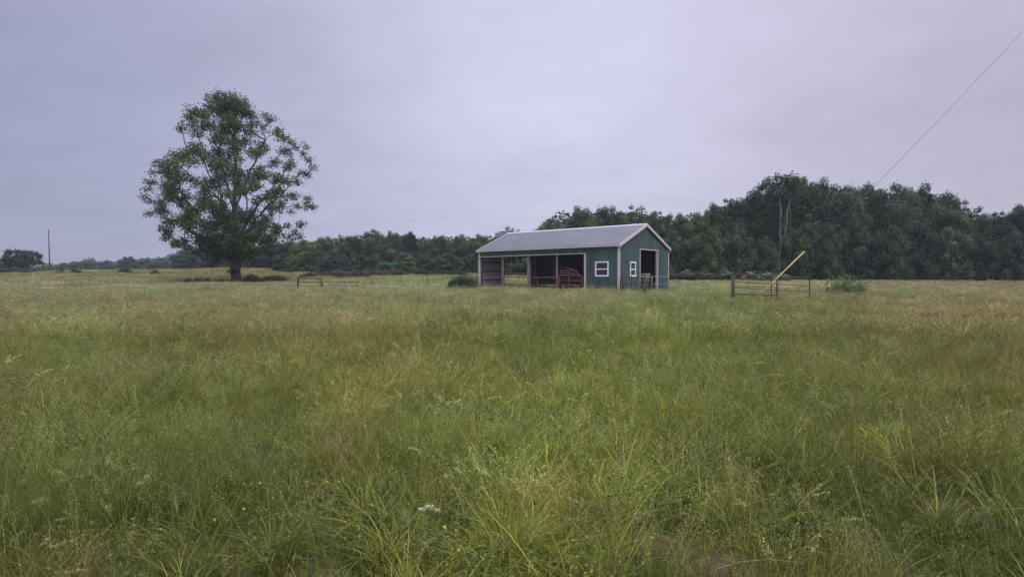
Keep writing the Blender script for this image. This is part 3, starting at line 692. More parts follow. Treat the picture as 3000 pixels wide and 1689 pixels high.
limbs = [[oz(717, 1385), oz(716, 1240), oz(712, 1000, .1), oz(710, 750, 0), oz(716, 500, -.2), oz(705, 300, .1), oz(690, 160)],
         [oz(730, 1190), oz(860, 965, -1.0), oz(960, 872, -1.6), oz(1080, 790, -2.2), oz(1180, 700, -2.4)],
         [oz(716, 1080), oz(830, 830, 1.0), oz(960, 645, 1.8), oz(1060, 500, 2.0), oz(1150, 445, 2.0)],
         [oz(712, 930), oz(740, 760, -.8), oz(800, 620, -1.2), oz(895, 590, -1.8), oz(925, 480, -1.8)],
         [oz(712, 860), oz(780, 620, .8), oz(845, 450, 1.2), oz(915, 300, 1.3)],
         [oz(708, 1190), oz(560, 1090, -1.2), oz(400, 965, -2.4), oz(280, 880, -3.0), oz(160, 800, -3.0)],
         [oz(710, 1200), oz(520, 1125, 1.2), oz(360, 1085, 2.0), oz(240, 1045, 2.4)],
         [oz(711, 1100), oz(600, 880, 1.0), oz(520, 700, 1.8), oz(430, 500, 1.6), oz(385, 330, 1.2)],
         [oz(711, 1040), oz(620, 780, -1.2), oz(480, 640, -2.6), oz(330, 560, -2.8), oz(200, 610, -2.8)],
         [oz(712, 980), oz(650, 760, .7), oz(580, 520, 1.2), oz(520, 340, 1.0), oz(460, 220, .9)],
         [oz(716, 1150), oz(720, 1000, -2.2), oz(760, 820, -4.2), oz(740, 600, -4.6)],
         [oz(716, 1150), oz(690, 1000, 2.2), oz(660, 820, 4.2), oz(640, 600, 4.6)],
         [oz(730, 1210), oz(880, 1130, 1.4), oz(1000, 1080, 2.0), oz(1120, 1030, 2.2)],
         [oz(716, 1200), oz(640, 1120, -3.0), oz(560, 1050, -5.0)], [oz(716, 1200), oz(820, 1120, 3.0), oz(860, 1030, 5.0)]]
(tv, tf), (lv, lf, la) = clump_tree(limbs, clumps, rng, trunk_r=.47, trunk_top=2.3, leafL=.172, sprigs=(16, 22), leaves_per=(12, 20), sprig_r=.205)
oak = empty('oak_tree', ob, 0, 'lone broad oak with a short thick trunk and gappy upswept crown standing in the meadow', 'tree')
link('trunk', np_mesh('trunk', tv, tf, M['bark'], None, True), oak)
link('crown', np_mesh('crown', lv, lf, M['oak_leaf'], {'v': la}), oak)
# a leafy sprout low on the left of its trunk
P = np.array([-.62, -.1, 1.15]) + rng.normal(size=(70, 3)) * [.16, .12, .10]
v, f, a = leaf_geo(P, .14, rng); link('sprout', np_mesh('sprout', v, f, M['oak_leaf'], {'v': a}), oak)

# small lone tree on the left crest
def study(points, cx_, cy_, m_, rng, hwf, rs=1.):
    cl_ = []
    for tok in points.split(','):
        x, y, r = map(float, tok.split()); X = (x - cx_) * m_; Z = (cy_ - y) * m_
        for j in range(2): cl_.append((X, (rng.random() * 2 - 1) * hwf * max(.2, 1 - abs(X) / 4.5), Z, r * m_ * rs))
    return cl_
lb = on(60, 112); m_ = 112 / FPX / 9.908
pts = '560 340 60,650 360 60,760 370 70,870 350 60,950 400 60,1040 440 45,1030 500 40,920 500 60,820 480 70,720 480 60,620 450 60,520 400 50,430 490 70,350 520 60,210 570 50,160 580 30,260 620 60,350 620 70,460 600 70,560 580 70,660 590 70,760 600 60,860 590 50,1000 600 45,1080 620 45,1100 670 25,960 640 30,230 700 60,320 720 70,420 700 70,540 680 70,640 680 60,740 660 50,560 780 60,450 800 60,340 800 60,650 760 50,700 800 40,250 800 50,540 860 40'
cl_ = study(pts, 590, 930, m_, rng, 3.2, 1.0)
T = lambda x, y, d=0: np.array([(x - 590) * m_, d, (930 - y) * m_])
(tv, tf), (lv, lf, la) = clump_tree([[T(590, 950), T(600, 850), T(640, 680), T(720, 520), T(800, 420)], [T(600, 840), T(480, 700, -.5), T(380, 580, -.8)], [T(640, 690), T(860, 560, .6), T(1030, 560, .7)]],
                                    cl_, rng, tip=.015, sprigs=(17, 23), leaves_per=(12, 17), leafL=.26, sprig_r=.21, trunk_r=.26, trunk_top=1)
lt = empty('small_tree', lb, 0, 'small lone tree with an uneven crown on the far left crest beside the bare pole', 'tree')
link('trunk', np_mesh('trunk', tv, tf, M['bark_dark'], None, True), lt); link('crown', np_mesh('crown', lv, lf, M['wood_leaf'], {'v': la}), lt)

# ------------------------------------------------------------------ woodland trees: eight crowns, copied with their own size
def crown(seed, H, Rr, prof, nl, per, Ls=(.20, .36), low=.06, lobe=(.13, .24), light=0.):
    rng = np.random.default_rng(seed); pr = np.array(prof); geo = []; lob = []
    for k in range(nl):
        t = low + (0.97 - low) * (k + rng.random()) / nl; az = rng.random() * 2 * math.pi
        rr = np.interp(t, pr[:, 0], pr[:, 1]) * Rr; q = rr * (.35 + .6 * rng.random() ** .6)
        lr = Rr * rng.uniform(*lobe) * (1.15 if t < .8 else .8)
        lob.append((np.array([math.cos(az) * q, math.sin(az) * q, t * H - lr * .4]), lr))
    for c, r in lob:
        m = int(per * (r / (Rr * .19)) ** 2); d = unit(m, rng); d[:, 2] *= .8
        # sprays: leaves gather in small tufts on the lobe
        tc = d[rng.integers(0, m, m)] if m else d
        d = d * .45 + tc * .55; d /= np.linalg.norm(d, axis=1, keepdims=True)
        P = c + d * r * (.72 + .42 * rng.random((m, 1))) * [1, 1, .85]
        v0 = rng.random() * .4
        geo.append(leaf_geo(P, rng.uniform(*Ls, m), rng, .6, d, 2.0, .3, np.clip(v0 + .6 * rng.random(m) ** 1.3 + light, 0, 1)))
        # loose outlying leaves
        m2 = m // 7; P = c + unit(m2, rng) * r * (1.0 + .4 * rng.random((m2, 1)))
        geo.append(leaf_geo(P, rng.uniform(*Ls, m2) * .8, rng, .6))
    # inner mass
    m = int(per * nl * .25); t = rng.random(m) * .85 + .03; az = rng.random(m) * 2 * math.pi; q = np.interp(t, pr[:, 0], pr[:, 1]) * Rr * .75 * np.sqrt(rng.random(m))
    P = np.stack([np.cos(az) * q, np.sin(az) * q, t * H], 1); geo.append(leaf_geo(P, .5, rng, .8, vv=rng.random(m) * .5))
    tb = MB(); tb.tube([(0, 0, -.4), (.05, 0, H * .25), (-.05, .05, H * .5), (.05, 0, H * .82)], [.24, .18, .13, .04], 8)
    for k in range(9):
        c, r = lob[int(nl * (.2 + .75 * k / 9))]; z0 = c[2] * .55; tb.tube([(0, 0, z0), (c[0] * .5, c[1] * .5, z0 + (c[2] - z0) * .4), tuple(c)], [.09, .06, .02], 5)
    v, f, a = cat_geo(geo)
    return v, f, a, tb
R1 = [(0, .45), (.15, .8), (.4, 1), (.65, .95), (.85, .65), (1, .15)]
R2 = [(0, .5), (.15, .85), (.35, 1), (.55, .85), (.75, .62), (.9, .4), (1, .12)]
R3 = [(0, .3), (.2, .5), (.45, .8), (.7, 1), (.88, .8), (1, .25)]
R4 = [(0, .25), (.3, .3), (.55, .5), (.72, .9), (.88, .95), (1, .35)]
R5 = [(0, 1), (.2, .95), (.45, .7), (.7, .42), (.88, .2), (1, .03)]
R6 = [(0, .9), (.3, 1), (.6, .9), (.85, .6), (1, .2)]
VAR = {}
def variant(key, *a, leaf='wood_leaf', bark='bark_dark', **k):
    v, f, at_, tb = crown(*a, **k)
    cm = np_mesh('crown', v, f, M[leaf], {'v': at_})
    tm = D.meshes.new('trunk'); tm.from_pydata(tb.v, [], tb.f); tm.materials.append(M[bark]); tm.polygons.foreach_set('use_smooth', [True] * len(tb.f))
    VAR[key] = (cm, tm, a[1], a[2])
variant('a', 21, 13, 4.6, R1, 44, 240, lobe=(.17, .33)); variant('b', 22, 13, 4.4, R2, 46, 230, lobe=(.14, .30)); variant('c', 23, 13, 4.6, R3, 44, 240, lobe=(.15, .31))
variant('d', 24, 13, 4.4, R1, 34, 240, lobe=(.22, .38)); variant('e', 25, 13, 4.2, R3, 60, 190, lobe=(.12, .24))
variant('s', 26, 13, 4.4, R3, 44, 150, lobe=(.10, .20), low=.2)         # sparse
variant('u', 27, 7, 4.0, R6, 48, 210, low=.02)                           # bushy edge tree down to the ground
variant('v', 28, 7, 4.0, R6, 54, 180, low=.02, lobe=(.10, .22))
variant('k', 29, 5, 4.4, R5, 80, 170, Ls=(.12, .24), low=.0, leaf='cedar_leaf')   # cedar
FIRST = set()
def tree(name, px, top, hw, Y, key, label, cat='tree', tone=(1, 1, 1), group='trees of the woodland edge', sink=.0, z_top=None):
    cm, tm, H0, R0 = VAR[key]; b = on(px, Y); zt = EYE - (top - HOR) / FPX * Y
    h = zt - b.z + sink; r = hw / FPX * Y * 1.06
    r = max(r, h * .27)
    rr = random.Random(int(px * 7 + top)); rz = rr.random() * 6.28
    e_ = empty(name, (b.x, b.y, b.z - sink), rz, label, cat, group); e_.scale = (r / R0, r / R0, h / H0 / .985)
    c = link('crown', cm, e_); link('trunk', tm, e_)
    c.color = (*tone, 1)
    return e_
G1, G2, G3, G4 = (1.05, 1, .95), (1.5, 1.35, 1.0), (.8, .88, .92), (1.2, 1.0, 1.1)
for a in [
 # behind the barn
 ('leafy_tree', 1618, 640, 44, 90, 'd', 'low rounded tree at the left end of the wood seen over the barn roof', G2),
 ('leafy_tree', 1700, 604, 52, 88, 'a', 'broad full tree rising over the middle of the barn roof', G2),
 ('leafy_tree', 1785, 602, 46, 87, 'c', 'loose topped tree over the right half of the barn roof', G1),
 ('leafy_tree', 1858, 599, 42, 88, 's', 'thin topped tree with sky showing through, just left of the roof peak', G1),
 ('leafy_tree', 1936, 614, 38, 84, 'e', 'round crowned tree directly right of the barn roof peak', G4),
 ('leafy_tree', 1998, 624, 40, 80, 'b', 'middling tree in the dip of the skyline right of the barn', G1),
 ('leafy_tree', 2062, 616, 42, 78, 'a', 'rounded tree where the skyline starts to climb right of the barn', G2),
 ('leafy_tree', 2118, 582, 42, 79, 'e', 'tree on the climbing skyline, next but one left of the pale forked trunk', G1),
 ('leafy_tree', 2186, 570, 50, 78, 'd', 'wide tree directly left of the tree with the pale forked trunk', G2),
 ('leafy_tree', 2246, 562, 42, 80, 'd', 'dark tree showing behind the pale forked trunk on its left', G3),
 ('leafy_tree', 2318, 556, 42, 80, 'a', 'dark tree showing behind the pale forked trunk on its right', G1),
 ('leafy_tree', 2366, 513, 30, 79, 'e', 'narrow tall tree poking up right of the pale forked trunk', G1),
 ('leafy_tree', 2424, 521, 38, 77, 's', 'tall tree with a thin feathery top left of where the guy wire meets the wood', G4),
 ('leafy_tree', 2484, 541, 42, 78, 'b', 'tree crowned with several small bumps just left of the guy wire', G1),
 ('leafy_tree', 2542, 537, 38, 80, 'c', 'pointed tree whose top the guy wire crosses', G1),
 ('leafy_tree', 2614, 539, 48, 76, 'd', 'big dark tree just right of the guy wire', G3),
 ('leafy_tree', 2690, 541, 56, 77, 'a', 'largest rounded dark tree of the wood at the right', G3),
 ('leafy_tree', 2758, 566, 38, 76, 'c', 'dark tree on the sloping right shoulder of the wood', G3),
 ('leafy_tree', 2818, 588, 36, 81, 's', 'thin tree with gaps of bright sky in its crown at the right shoulder', G4),
 ('leafy_tree', 2862, 643, 32, 84, 'd', 'low tree in the notch of the skyline near the right edge', G3),
 ('leafy_tree', 2918, 616, 46, 73, 'e', 'domed tree with a paler top near the right edge', G4),
 ('leafy_tree', 2994, 598, 48, 70, 'b', 'dark tree cut by the right edge of the picture', (.75, .7, .85)),
 # middle distance
 ('leafy_tree', 806, 708, 42, 116, 'a', 'tree right behind the lowest right branches of the oak', G3),
 ('leafy_tree', 846, 703, 38, 108, 'e', 'first tree of the wood clear of the oak on its right', G1),
 ('leafy_tree', 898, 702, 46, 104, 'd', 'round tree above the left side of the dark cedar', G2),
 ('leafy_tree', 952, 692, 40, 105, 'a', 'dense tree above the dark cedar', G1),
 ('leafy_tree', 992, 686, 26, 110, 's', 'narrow small topped tree peeping above the wood over the cedar', G1),
 ('leafy_tree', 1036, 689, 34, 106, 'c', 'tree in the slight dip left of the tallest tree of the middle wood', G1),
 ('leafy_tree', 1092, 672, 38, 108, 'd', 'tallest blue green tree of the middle wood', G3),
 ('leafy_tree', 1150, 677, 36, 108, 'a', 'tree directly right of the tallest of the middle wood', G1),
 ('leafy_tree', 1200, 677, 40, 105, 'b', 'broad tree standing above the bright green sapling', G3),
 ('leafy_tree', 1246, 692, 22, 110, 's', 'small tuft topped tree in the middle of the gap right of the bright sapling', G1),
 ('leafy_tree', 1290, 689, 42, 103, 'd', 'rounded tree midway between the bright sapling and the barn', G1),
 ('leafy_tree', 1348, 687, 38, 103, 'a', 'tree directly left of the barn behind the leafy bush', G2),
 ('leafy_tree', 1402, 686, 38, 101, 'c', 'tree over the left corner of the barn eave', G2),
 ('leafy_tree', 1450, 689, 32, 104, 'e', 'tree above the left slope of the barn roof', G1),
 ('leafy_tree', 1483, 662, 22, 110, 's', 'pointed tree top sticking up above the left end of the barn ridge', G4),
 ('leafy_tree', 1528, 672, 34, 106, 's', 'thin low tree line tuft just right of the pointed top over the ridge', G1),
 ('leafy_tree', 1576, 668, 32, 100, 'd', 'small tree in the gap over the barn ridge before the tall wood', G2),
 # distant left
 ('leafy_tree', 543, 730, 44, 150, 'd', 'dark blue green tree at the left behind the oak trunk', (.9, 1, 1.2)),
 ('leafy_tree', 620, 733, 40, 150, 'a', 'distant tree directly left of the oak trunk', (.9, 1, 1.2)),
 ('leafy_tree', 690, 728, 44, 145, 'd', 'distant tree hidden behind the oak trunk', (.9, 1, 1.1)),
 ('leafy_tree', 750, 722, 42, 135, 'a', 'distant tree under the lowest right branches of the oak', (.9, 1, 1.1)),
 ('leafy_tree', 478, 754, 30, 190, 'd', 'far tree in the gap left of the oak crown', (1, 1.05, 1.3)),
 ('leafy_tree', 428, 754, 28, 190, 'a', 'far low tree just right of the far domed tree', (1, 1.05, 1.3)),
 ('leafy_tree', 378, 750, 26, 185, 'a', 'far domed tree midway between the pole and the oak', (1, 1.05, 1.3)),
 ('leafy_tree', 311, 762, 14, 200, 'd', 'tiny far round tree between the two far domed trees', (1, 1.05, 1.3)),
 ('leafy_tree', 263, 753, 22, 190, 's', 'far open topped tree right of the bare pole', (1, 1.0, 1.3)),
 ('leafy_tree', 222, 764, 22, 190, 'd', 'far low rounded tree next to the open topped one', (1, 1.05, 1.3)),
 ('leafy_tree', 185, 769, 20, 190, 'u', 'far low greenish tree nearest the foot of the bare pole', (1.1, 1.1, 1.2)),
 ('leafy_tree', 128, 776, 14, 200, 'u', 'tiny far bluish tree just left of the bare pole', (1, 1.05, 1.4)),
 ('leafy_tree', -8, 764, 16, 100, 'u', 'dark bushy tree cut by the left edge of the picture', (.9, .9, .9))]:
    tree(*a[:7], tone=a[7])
for px, top, hw, Y, key, tn, lab in [
 (1975, 690, 62, 76, 'u', G4, 'bushy edge tree immediately right of the barn'), (2068, 672, 56, 74, 'v', G1, 'bushy edge tree behind the brush left of the yellow guard'),
 (2160, 668, 52, 74, 'u', G4, 'bushy edge tree left of the foot of the pale forked trunk'), (2236, 690, 40, 73, 'v', G1, 'low bushy tree at the foot of the pale forked trunk'),
 (2330, 670, 50, 74, 'u', G1, 'bushy edge tree directly behind the top of the yellow guard'), (2410, 655, 52, 74, 'v', G3, 'bushy edge tree right of the yellow guard top'),
 (2500, 650, 56, 74, 'u', G3, 'bushy edge tree above the broad leaved bush'), (2596, 660, 58, 72, 'v', G3, 'dark bushy tree at the field edge right of the broad leaved bush'),
 (2690, 650, 60, 72, 'u', G3, 'dark bushy tree at the field edge under the largest tree'), (2785, 665, 56, 71, 'v', G4, 'dark bushy tree at the field edge under the right shoulder'),
 (2876, 690, 54, 70, 'u', (.8, .8, .95), 'dark bushy tree below the notch near the right edge'), (2968, 680, 56, 68, 'v', (.7, .68, .85), 'darkest bushy tree at the right edge'),
 (1750, 700, 60, 82, 'u', G1, 'bushy tree hidden behind the barn seen through its openings'), (1620, 705, 60, 82, 'v', G1, 'bushy tree behind the dark bays of the barn'),
 (1508, 715, 56, 80, 'u', G1, 'bushy tree seen through the open far doorway of the barn'),
 (835, 742, 40, 98, 'u', G3, 'bushy dark tree at the field edge right of the oak'), (905, 738, 40, 92, 'v', G2, 'bushy green tree left of the dark cedar'),
 (1060, 745, 34, 90, 'u', G3, 'bushy tree right behind the dark cedar'), (1245, 742, 38, 94, 'v', G3, 'bushy tree right of the bright green sapling'),
 (1310, 740, 42, 94, 'u', G1, 'bushy dark tree above the bramble line left of the barn'), (1378, 745, 38, 93, 'v', G1, 'bushy tree beside the left barn corner post'),
 (1446, 742, 40, 92, 'u', G1, 'bushy tree behind the left bay of the barn')]:
    tree('bushy_tree', px, top, hw, Y, key, lab, tone=tn, group='bushy trees along the woodland edge')
tree('cedar_tree', 985, 737, 72, 80, 'k', 'dark spreading cedar with branches down to the brambles', tone=(1, 1, 1), group=None)
for a in ((1183, 738, 32, 84, 'a', 'bright green sapling standing out against the dark middle wood', (1.9, 1.95, 1.6)),
          (1125, 764, 30, 82, 'u', 'low pale green shrub tree left of the bright sapling', (1.6, 1.7, 1.35)),
          (1226, 786, 24, 82, 'u', 'small pale shrub at the foot of the bright sapling', (1.5, 1.6, 1.3)),
          (860, 748, 26, 94, 'v', 'small olive shrub tree behind the fallen gates', (1.3, 1.3, 1.1))):
    e_ = tree('sapling', *a[:6], tone=a[6], group='young trees in front of the middle wood')

# tall tree with a pale forked trunk
rng = np.random.default_rng(77)
pb = on(2283, 74); k_ = 74 / FPX / 4.833
Q = lambda x, y, d=0: np.array([(x - 485) * k_, d, EYE - ((500 + y / 4.833) - HOR) / FPX * 74 - pb.z])
pts = '200 270 30,250 230 35,230 330 35,300 290 45,320 220 40,400 170 50,390 240 55,350 330 50,450 120 50,500 90 40,480 200 60,560 130 55,560 220 60,640 90 50,650 170 60,700 130 50,740 170 40,720 230 55,770 150 25,640 270 60,460 290 60,540 320 60,700 320 55,780 250 35,800 320 40,300 380 45,400 380 50,500 400 50,620 390 55,720 400 50,260 440 40,340 470 40,420 340 50,580 430 45,680 460 45,760 430 40'
cl_ = []
for tok in pts.split(','):
    x, y, r = map(float, tok.split())
    for j in range(2): q = Q(x, y, rng.random() * 4.2 - .6); cl_.append((q[0], q[1], q[2], r * k_))
(tv, tf), (lv, lf, la) = clump_tree([[Q(485, 1560), Q(485, 1200), Q(485, 1050, -.2), Q(470, 700, -.5), Q(480, 520, -.4), Q(480, 330, .2), Q(500, 180, .6)],
    [Q(485, 1060), Q(530, 900, -.7), Q(550, 680, -.7), Q(590, 520, -.5), Q(640, 380, .2), Q(660, 240, .6)],
    [Q(530, 900, -.7), Q(580, 800, -1.1), Q(630, 705, -1.2)], [Q(478, 860, -.4), Q(400, 805, -1), Q(340, 755, -1.2)], [Q(535, 930, -.6), Q(640, 890, -1.1), Q(710, 875, -1.3)],
    [Q(476, 540), Q(450, 490, -.6), Q(405, 460, -.6)], [Q(487, 1180), Q(540, 1130, -.8), Q(575, 1105, -1)], [Q(487, 1060), Q(540, 1110, -.7), Q(620, 1140, -1.1)], [Q(482, 1040), Q(430, 990, -.7)], [Q(500, 800), Q(508, 720, -.8)]],
    cl_, rng, tip=.012, sprigs=(12, 17), leaves_per=(9, 13), leafL=.27, sprig_r=.28, trunk_r=.145, trunk_top=8)
pl_ = empty('tall_tree', pb, 0, 'tall tree with a bare pale forked trunk and a high crown above the woodland', 'tree', None)
link('trunk', np_mesh('trunk', tv, tf, M['bark_pale'], None, True), pl_); link('crown', np_mesh('crown', lv, lf, M['wood_leaf'], {'v': la}), pl_)

# the mass of trees behind, one wood
SKY = np.array([(-60, 770), (0, 772), (110, 786), (160, 780), (240, 772), (420, 768), (520, 760), (560, 745), (700, 745), (800, 728), (850, 716), (950, 706), (1090, 692), (1250, 700), (1450, 700), (1560, 690), (1600, 668), (1650, 640), (1700, 625),
                (1800, 620), (1860, 630), (1930, 634), (2000, 645), (2060, 636), (2130, 600), (2200, 590), (2270, 560), (2330, 545), (2420, 548), (2500, 558), (2620, 558), (2740, 572), (2790, 610), (2850, 660), (2920, 640), (3000, 615), (3300, 600), (3600, 640)], float)
DEP = np.array([(-60, 235), (480, 225), (560, 175), (760, 150), (850, 122), (1500, 120), (1650, 100), (1900, 98), (2200, 92), (2700, 90), (3000, 86), (3300, 84), (3600, 84)], float)
rng = np.random.default_rng(3); geo = []
px = -60.
while px < 3600:
    Y = np.interp(px, DEP[:, 0], DEP[:, 1])
    for lay in range(3):
        Yk = Y + lay * 5 + rng.random() * 3; x = (px - 1500 + rng.normal() * 12) / FPX * Yk
        g_ = gz(x, Yk); top = EYE - (np.interp(px, SKY[:, 0], SKY[:, 1]) - HOR + rng.random() * 16) / FPX * Yk; H = max(2.2, top - g_); Rr = 3.4 * (Yk / 90) ** .5
        for q in range(10):
            c = np.array([x + rng.normal() * Rr * .45, Yk + rng.normal() * 1.2, g_ + H * (q + .3) / 10]); r = Rr * .5 * (.75 if q > 7 else 1); m = 75
            d = unit(m, rng); P = c + d * r * (.7 + .4 * rng.random((m, 1))) * [1, 1, .8]
            geo.append(leaf_geo(P, rng.uniform(.35, .6, m) * (Yk / 100) ** .6, rng, .65, d, .6, .4, np.clip(rng.random() * .4 + rng.random(m) * .5, 0, 1)))
    px += 44 * (90 / Y) ** .5
v, f, a = cat_geo(geo)
tag(link('wood', np_mesh('wood', v, f, M['wood_leaf'], {'v': a})), 'dense dark mass of trees deep inside the woodland', 'wood', kind='stuff')

# ------------------------------------------------------------------ bushes and brambles
def bush(name, label, px, Y, w_, d_, h_, n_l, leafL, mat, cat='bush', seed=1, group=None, tone=(1, 1, 1), stems=18, stem_mat='bark_dark', lobes=9, spiky=0., base=.1, bloom=0, shape=1.):
    rng = np.random.default_rng(seed); b = on(px, Y); e_ = empty(name, b, 0, label, cat, group); geo = []; sm = MB(); tips = []
    for k in range(lobes):
        u = (k + rng.random()) / lobes * 2 - 1; x = u * w_ * .8; y = (rng.random() * 2 - 1) * d_ * .6
        hh = h_ * (1 - abs(u) ** 2.2 * shape * .75) * rng.uniform(.7, 1.0); r = min(w_ * .5, max(.25, hh * .5)); m = n_l // lobes
        d = unit(m, rng); q = rng.random((m, 1)) ** .5
        P = np.array([x, y, max(hh - r * .8, base)]) + d * q * np.array([r * 1.15, r, r * .8])
        if spiky: P += np.array([0, 0, 1]) * (rng.random((m, 1)) ** 5) * spiky + rng.normal(size=(m, 3)) * spiky * .12
        P[:, 2] = np.abs(P[:, 2]) + .03
        geo.append(leaf_geo(P, leafL * rng.uniform(.6, 1.3, m), rng, .5 if spiky else .6, d, .4, .6, np.clip(rng.random() * .35 + rng.random(m) * .65, 0, 1)))
        for j in range(max(1, stems // lobes)):
            dd = unit(1, rng)[0]; tp = np.array([x, y, max(hh - r * .4, .1)]) + dd * np.array([r, r * .8, r * .6]) * .9; tp[2] = abs(tp[2]) + .1
            tips.append(tp); sm.tube([(x * .45, y * .4, -.05), tuple((np.array([x * .55, y * .5, 0]) + tp) / 2 + rng.normal(size=3) * .05), tuple(tp)], [.016, .011, .005], 4)
    v, f, a = cat_geo(geo); o = link('foliage', np_mesh('foliage', v, f, M[mat], {'v': a}), e_); o.color = (*tone, 1)
    sm.build('stems', M[stem_mat], e_)
    if bloom:
        P = np.concatenate([t + rng.normal(size=(bloom, 3)) * [.10, .10, .03] for t in tips if t[2] > h_ * .45])
        v, f, a = leaf_geo(P, .10, rng, .8, upw=2.); link('bloom', np_mesh('bloom', v, f, M['pale_bloom'], {'v': a}), e_)
    return e_
bush('bush', 'leafy green bush growing against the left corner of the barn', 1358, 42.6, 1.15, .8, 1.15, 5200, .11, 'bush_leaf', seed=31, spiky=.35, stems=40, tone=(.85, .9, .8))
bush('bush', 'broad leaved pale topped bush alone in the meadow right of the gates', 2476, 33, 1.15, .9, 1.15, 900, .17, 'bush_leaf', seed=32, spiky=.8, stems=60, tone=(2.0, 1.85, 1.35), lobes=15, shape=1.1)
bush('bush', 'low tangled bush at the right foot of the oak trunk', 738, 55.5, 1.25, .8, 1.0, 3600, .13, 'bush_leaf', seed=33, spiky=.3, stems=40, tone=(.8, .75, .6))
bush('bush', 'dark twiggy bush farther right of the oak foot', 805, 57, 1.25, .7, .85, 3200, .13, 'bramble_leaf', seed=34, spiky=.35, stems=60, tone=(.7, .75, .65))
bush('bush', 'dark low patch of weeds left of the oak foot', 580, 57, 1.7, .9, .5, 2200, .13, 'bramble_leaf', seed=35, spiky=.3, stems=40, tone=(.9, 1.0, .7))
bush('bush', 'faint weedy clump just left of the oak trunk', 648, 56, .9, .7, .45, 1300, .12, 'bramble_leaf', seed=36, spiky=.25, stems=30, tone=(.95, 1.0, .7))
for k, (px, Y, w_, h_, lab) in enumerate(((366, 88, 1.35, .8, 'largest dark low bush on the left slope, between the pole and the oak'), (220, 90, 1.1, .6, 'dark low oblong bush on the left slope below the far trees'),
        (176, 90, .5, .55, 'small dark bush on the left slope below the bare pole'), (456, 84, .45, .5, 'small faint bush on the slope left of the oak'), (82, 92, 1.1, .35, 'very low dark streak of brush near the left edge'))):
    bush('bush', lab, px, Y, w_, .8, h_, 1500 + int(w_ * 900), .16, 'bramble_leaf', seed=40 + k, spiky=.25, group='low bushes on the left slope', tone=(.55, .65, .5), stems=20)
br = 'bramble thickets along the wood'
for k, (px, Y, w_, h_, tn, lab) in enumerate((
        (925, 66, 1.7, .75, (.95, 1.02, .8), 'grey brown bramble thicket at the left end of its row, behind the fallen gate'), (985, 66, 1.8, 1.0, (.95, 1.02, .8), 'bramble thicket in front of the left half of the cedar'),
        (1045, 67, 1.8, .95, (.95, 1.02, .8), 'bramble thicket in front of the right half of the cedar'), (1100, 70, 1.8, 1.0, (1.1, .9, .85), 'brownish bramble thicket in front of the low pale shrub tree'),
        (1160, 74, 1.9, .95, (1.1, .9, .8), 'reddish brown bramble thicket below the bright sapling'), (1222, 78, 2.0, .8, (.9, .9, .8), 'low bramble thicket right of the bright sapling'),
        (1285, 80, 2.0, .7, (.8, .9, .7), 'low weedy thicket at the right end of the row beside the barn bush'), (1340, 80, 1.6, .6, (.8, .9, .7), 'low weedy thicket partly behind the barn bush'),
        (1975, 66, 1.5, 1.1, (.95, .85, .85), 'purplish brown thicket touching the right side of the barn'), (2035, 66, 1.7, 1.25, (1.0, .9, .85), 'purplish brown thicket midway between the barn and the rusty gates'),
        (2092, 66, 1.5, 1.15, (1.0, .92, .9), 'purplish brown thicket just left of the rusty gates'),
        (845, 92, 1.8, .6, (.7, .8, .7), 'low dark brush at the foot of the wood right of the oak'),
        (28, 96, 2.2, 1.0, (.9, 1, .9), 'hedge brush under the small lone tree'), (92, 100, 2.2, .95, (1.0, .9, .85), 'hedge brush between the small lone tree and the pole'), (140, 104, 1.8, .6, (1, 1, .9), 'low hedge brush at the foot of the bare pole'))):
    bush('bramble_thicket', lab, px, Y, w_, 1.1, h_, 3200, .17, 'bramble_leaf', 'thicket', 60 + k, br, tn, 26, spiky=.3, shape=.6)
for k, (px, Y, w_, h_, lab) in enumerate(((2015, 66, .9, 1.35, 'pale flowering elder above the brown thicket left of the gates'), (2130, 65, .8, 1.2, 'pale flowering elder right at the left gate post'), (2196, 65, .9, 1.35, 'pale flowering elder behind the left half of the gates'),
        (2246, 64, .9, 1.2, 'pale flowering elder behind the middle of the gates'), (2290, 64, .8, 1.15, 'pale flowering elder behind the yellow guard'))):
    bush('elder_bush', lab, px, Y, w_, .8, h_, 1700, .17, 'bush_leaf', 'bush', 90 + k, 'flowering elders behind the gates', (1.1, 1.2, 1.0), 40, bloom=16, shape=.7)
#GRASS

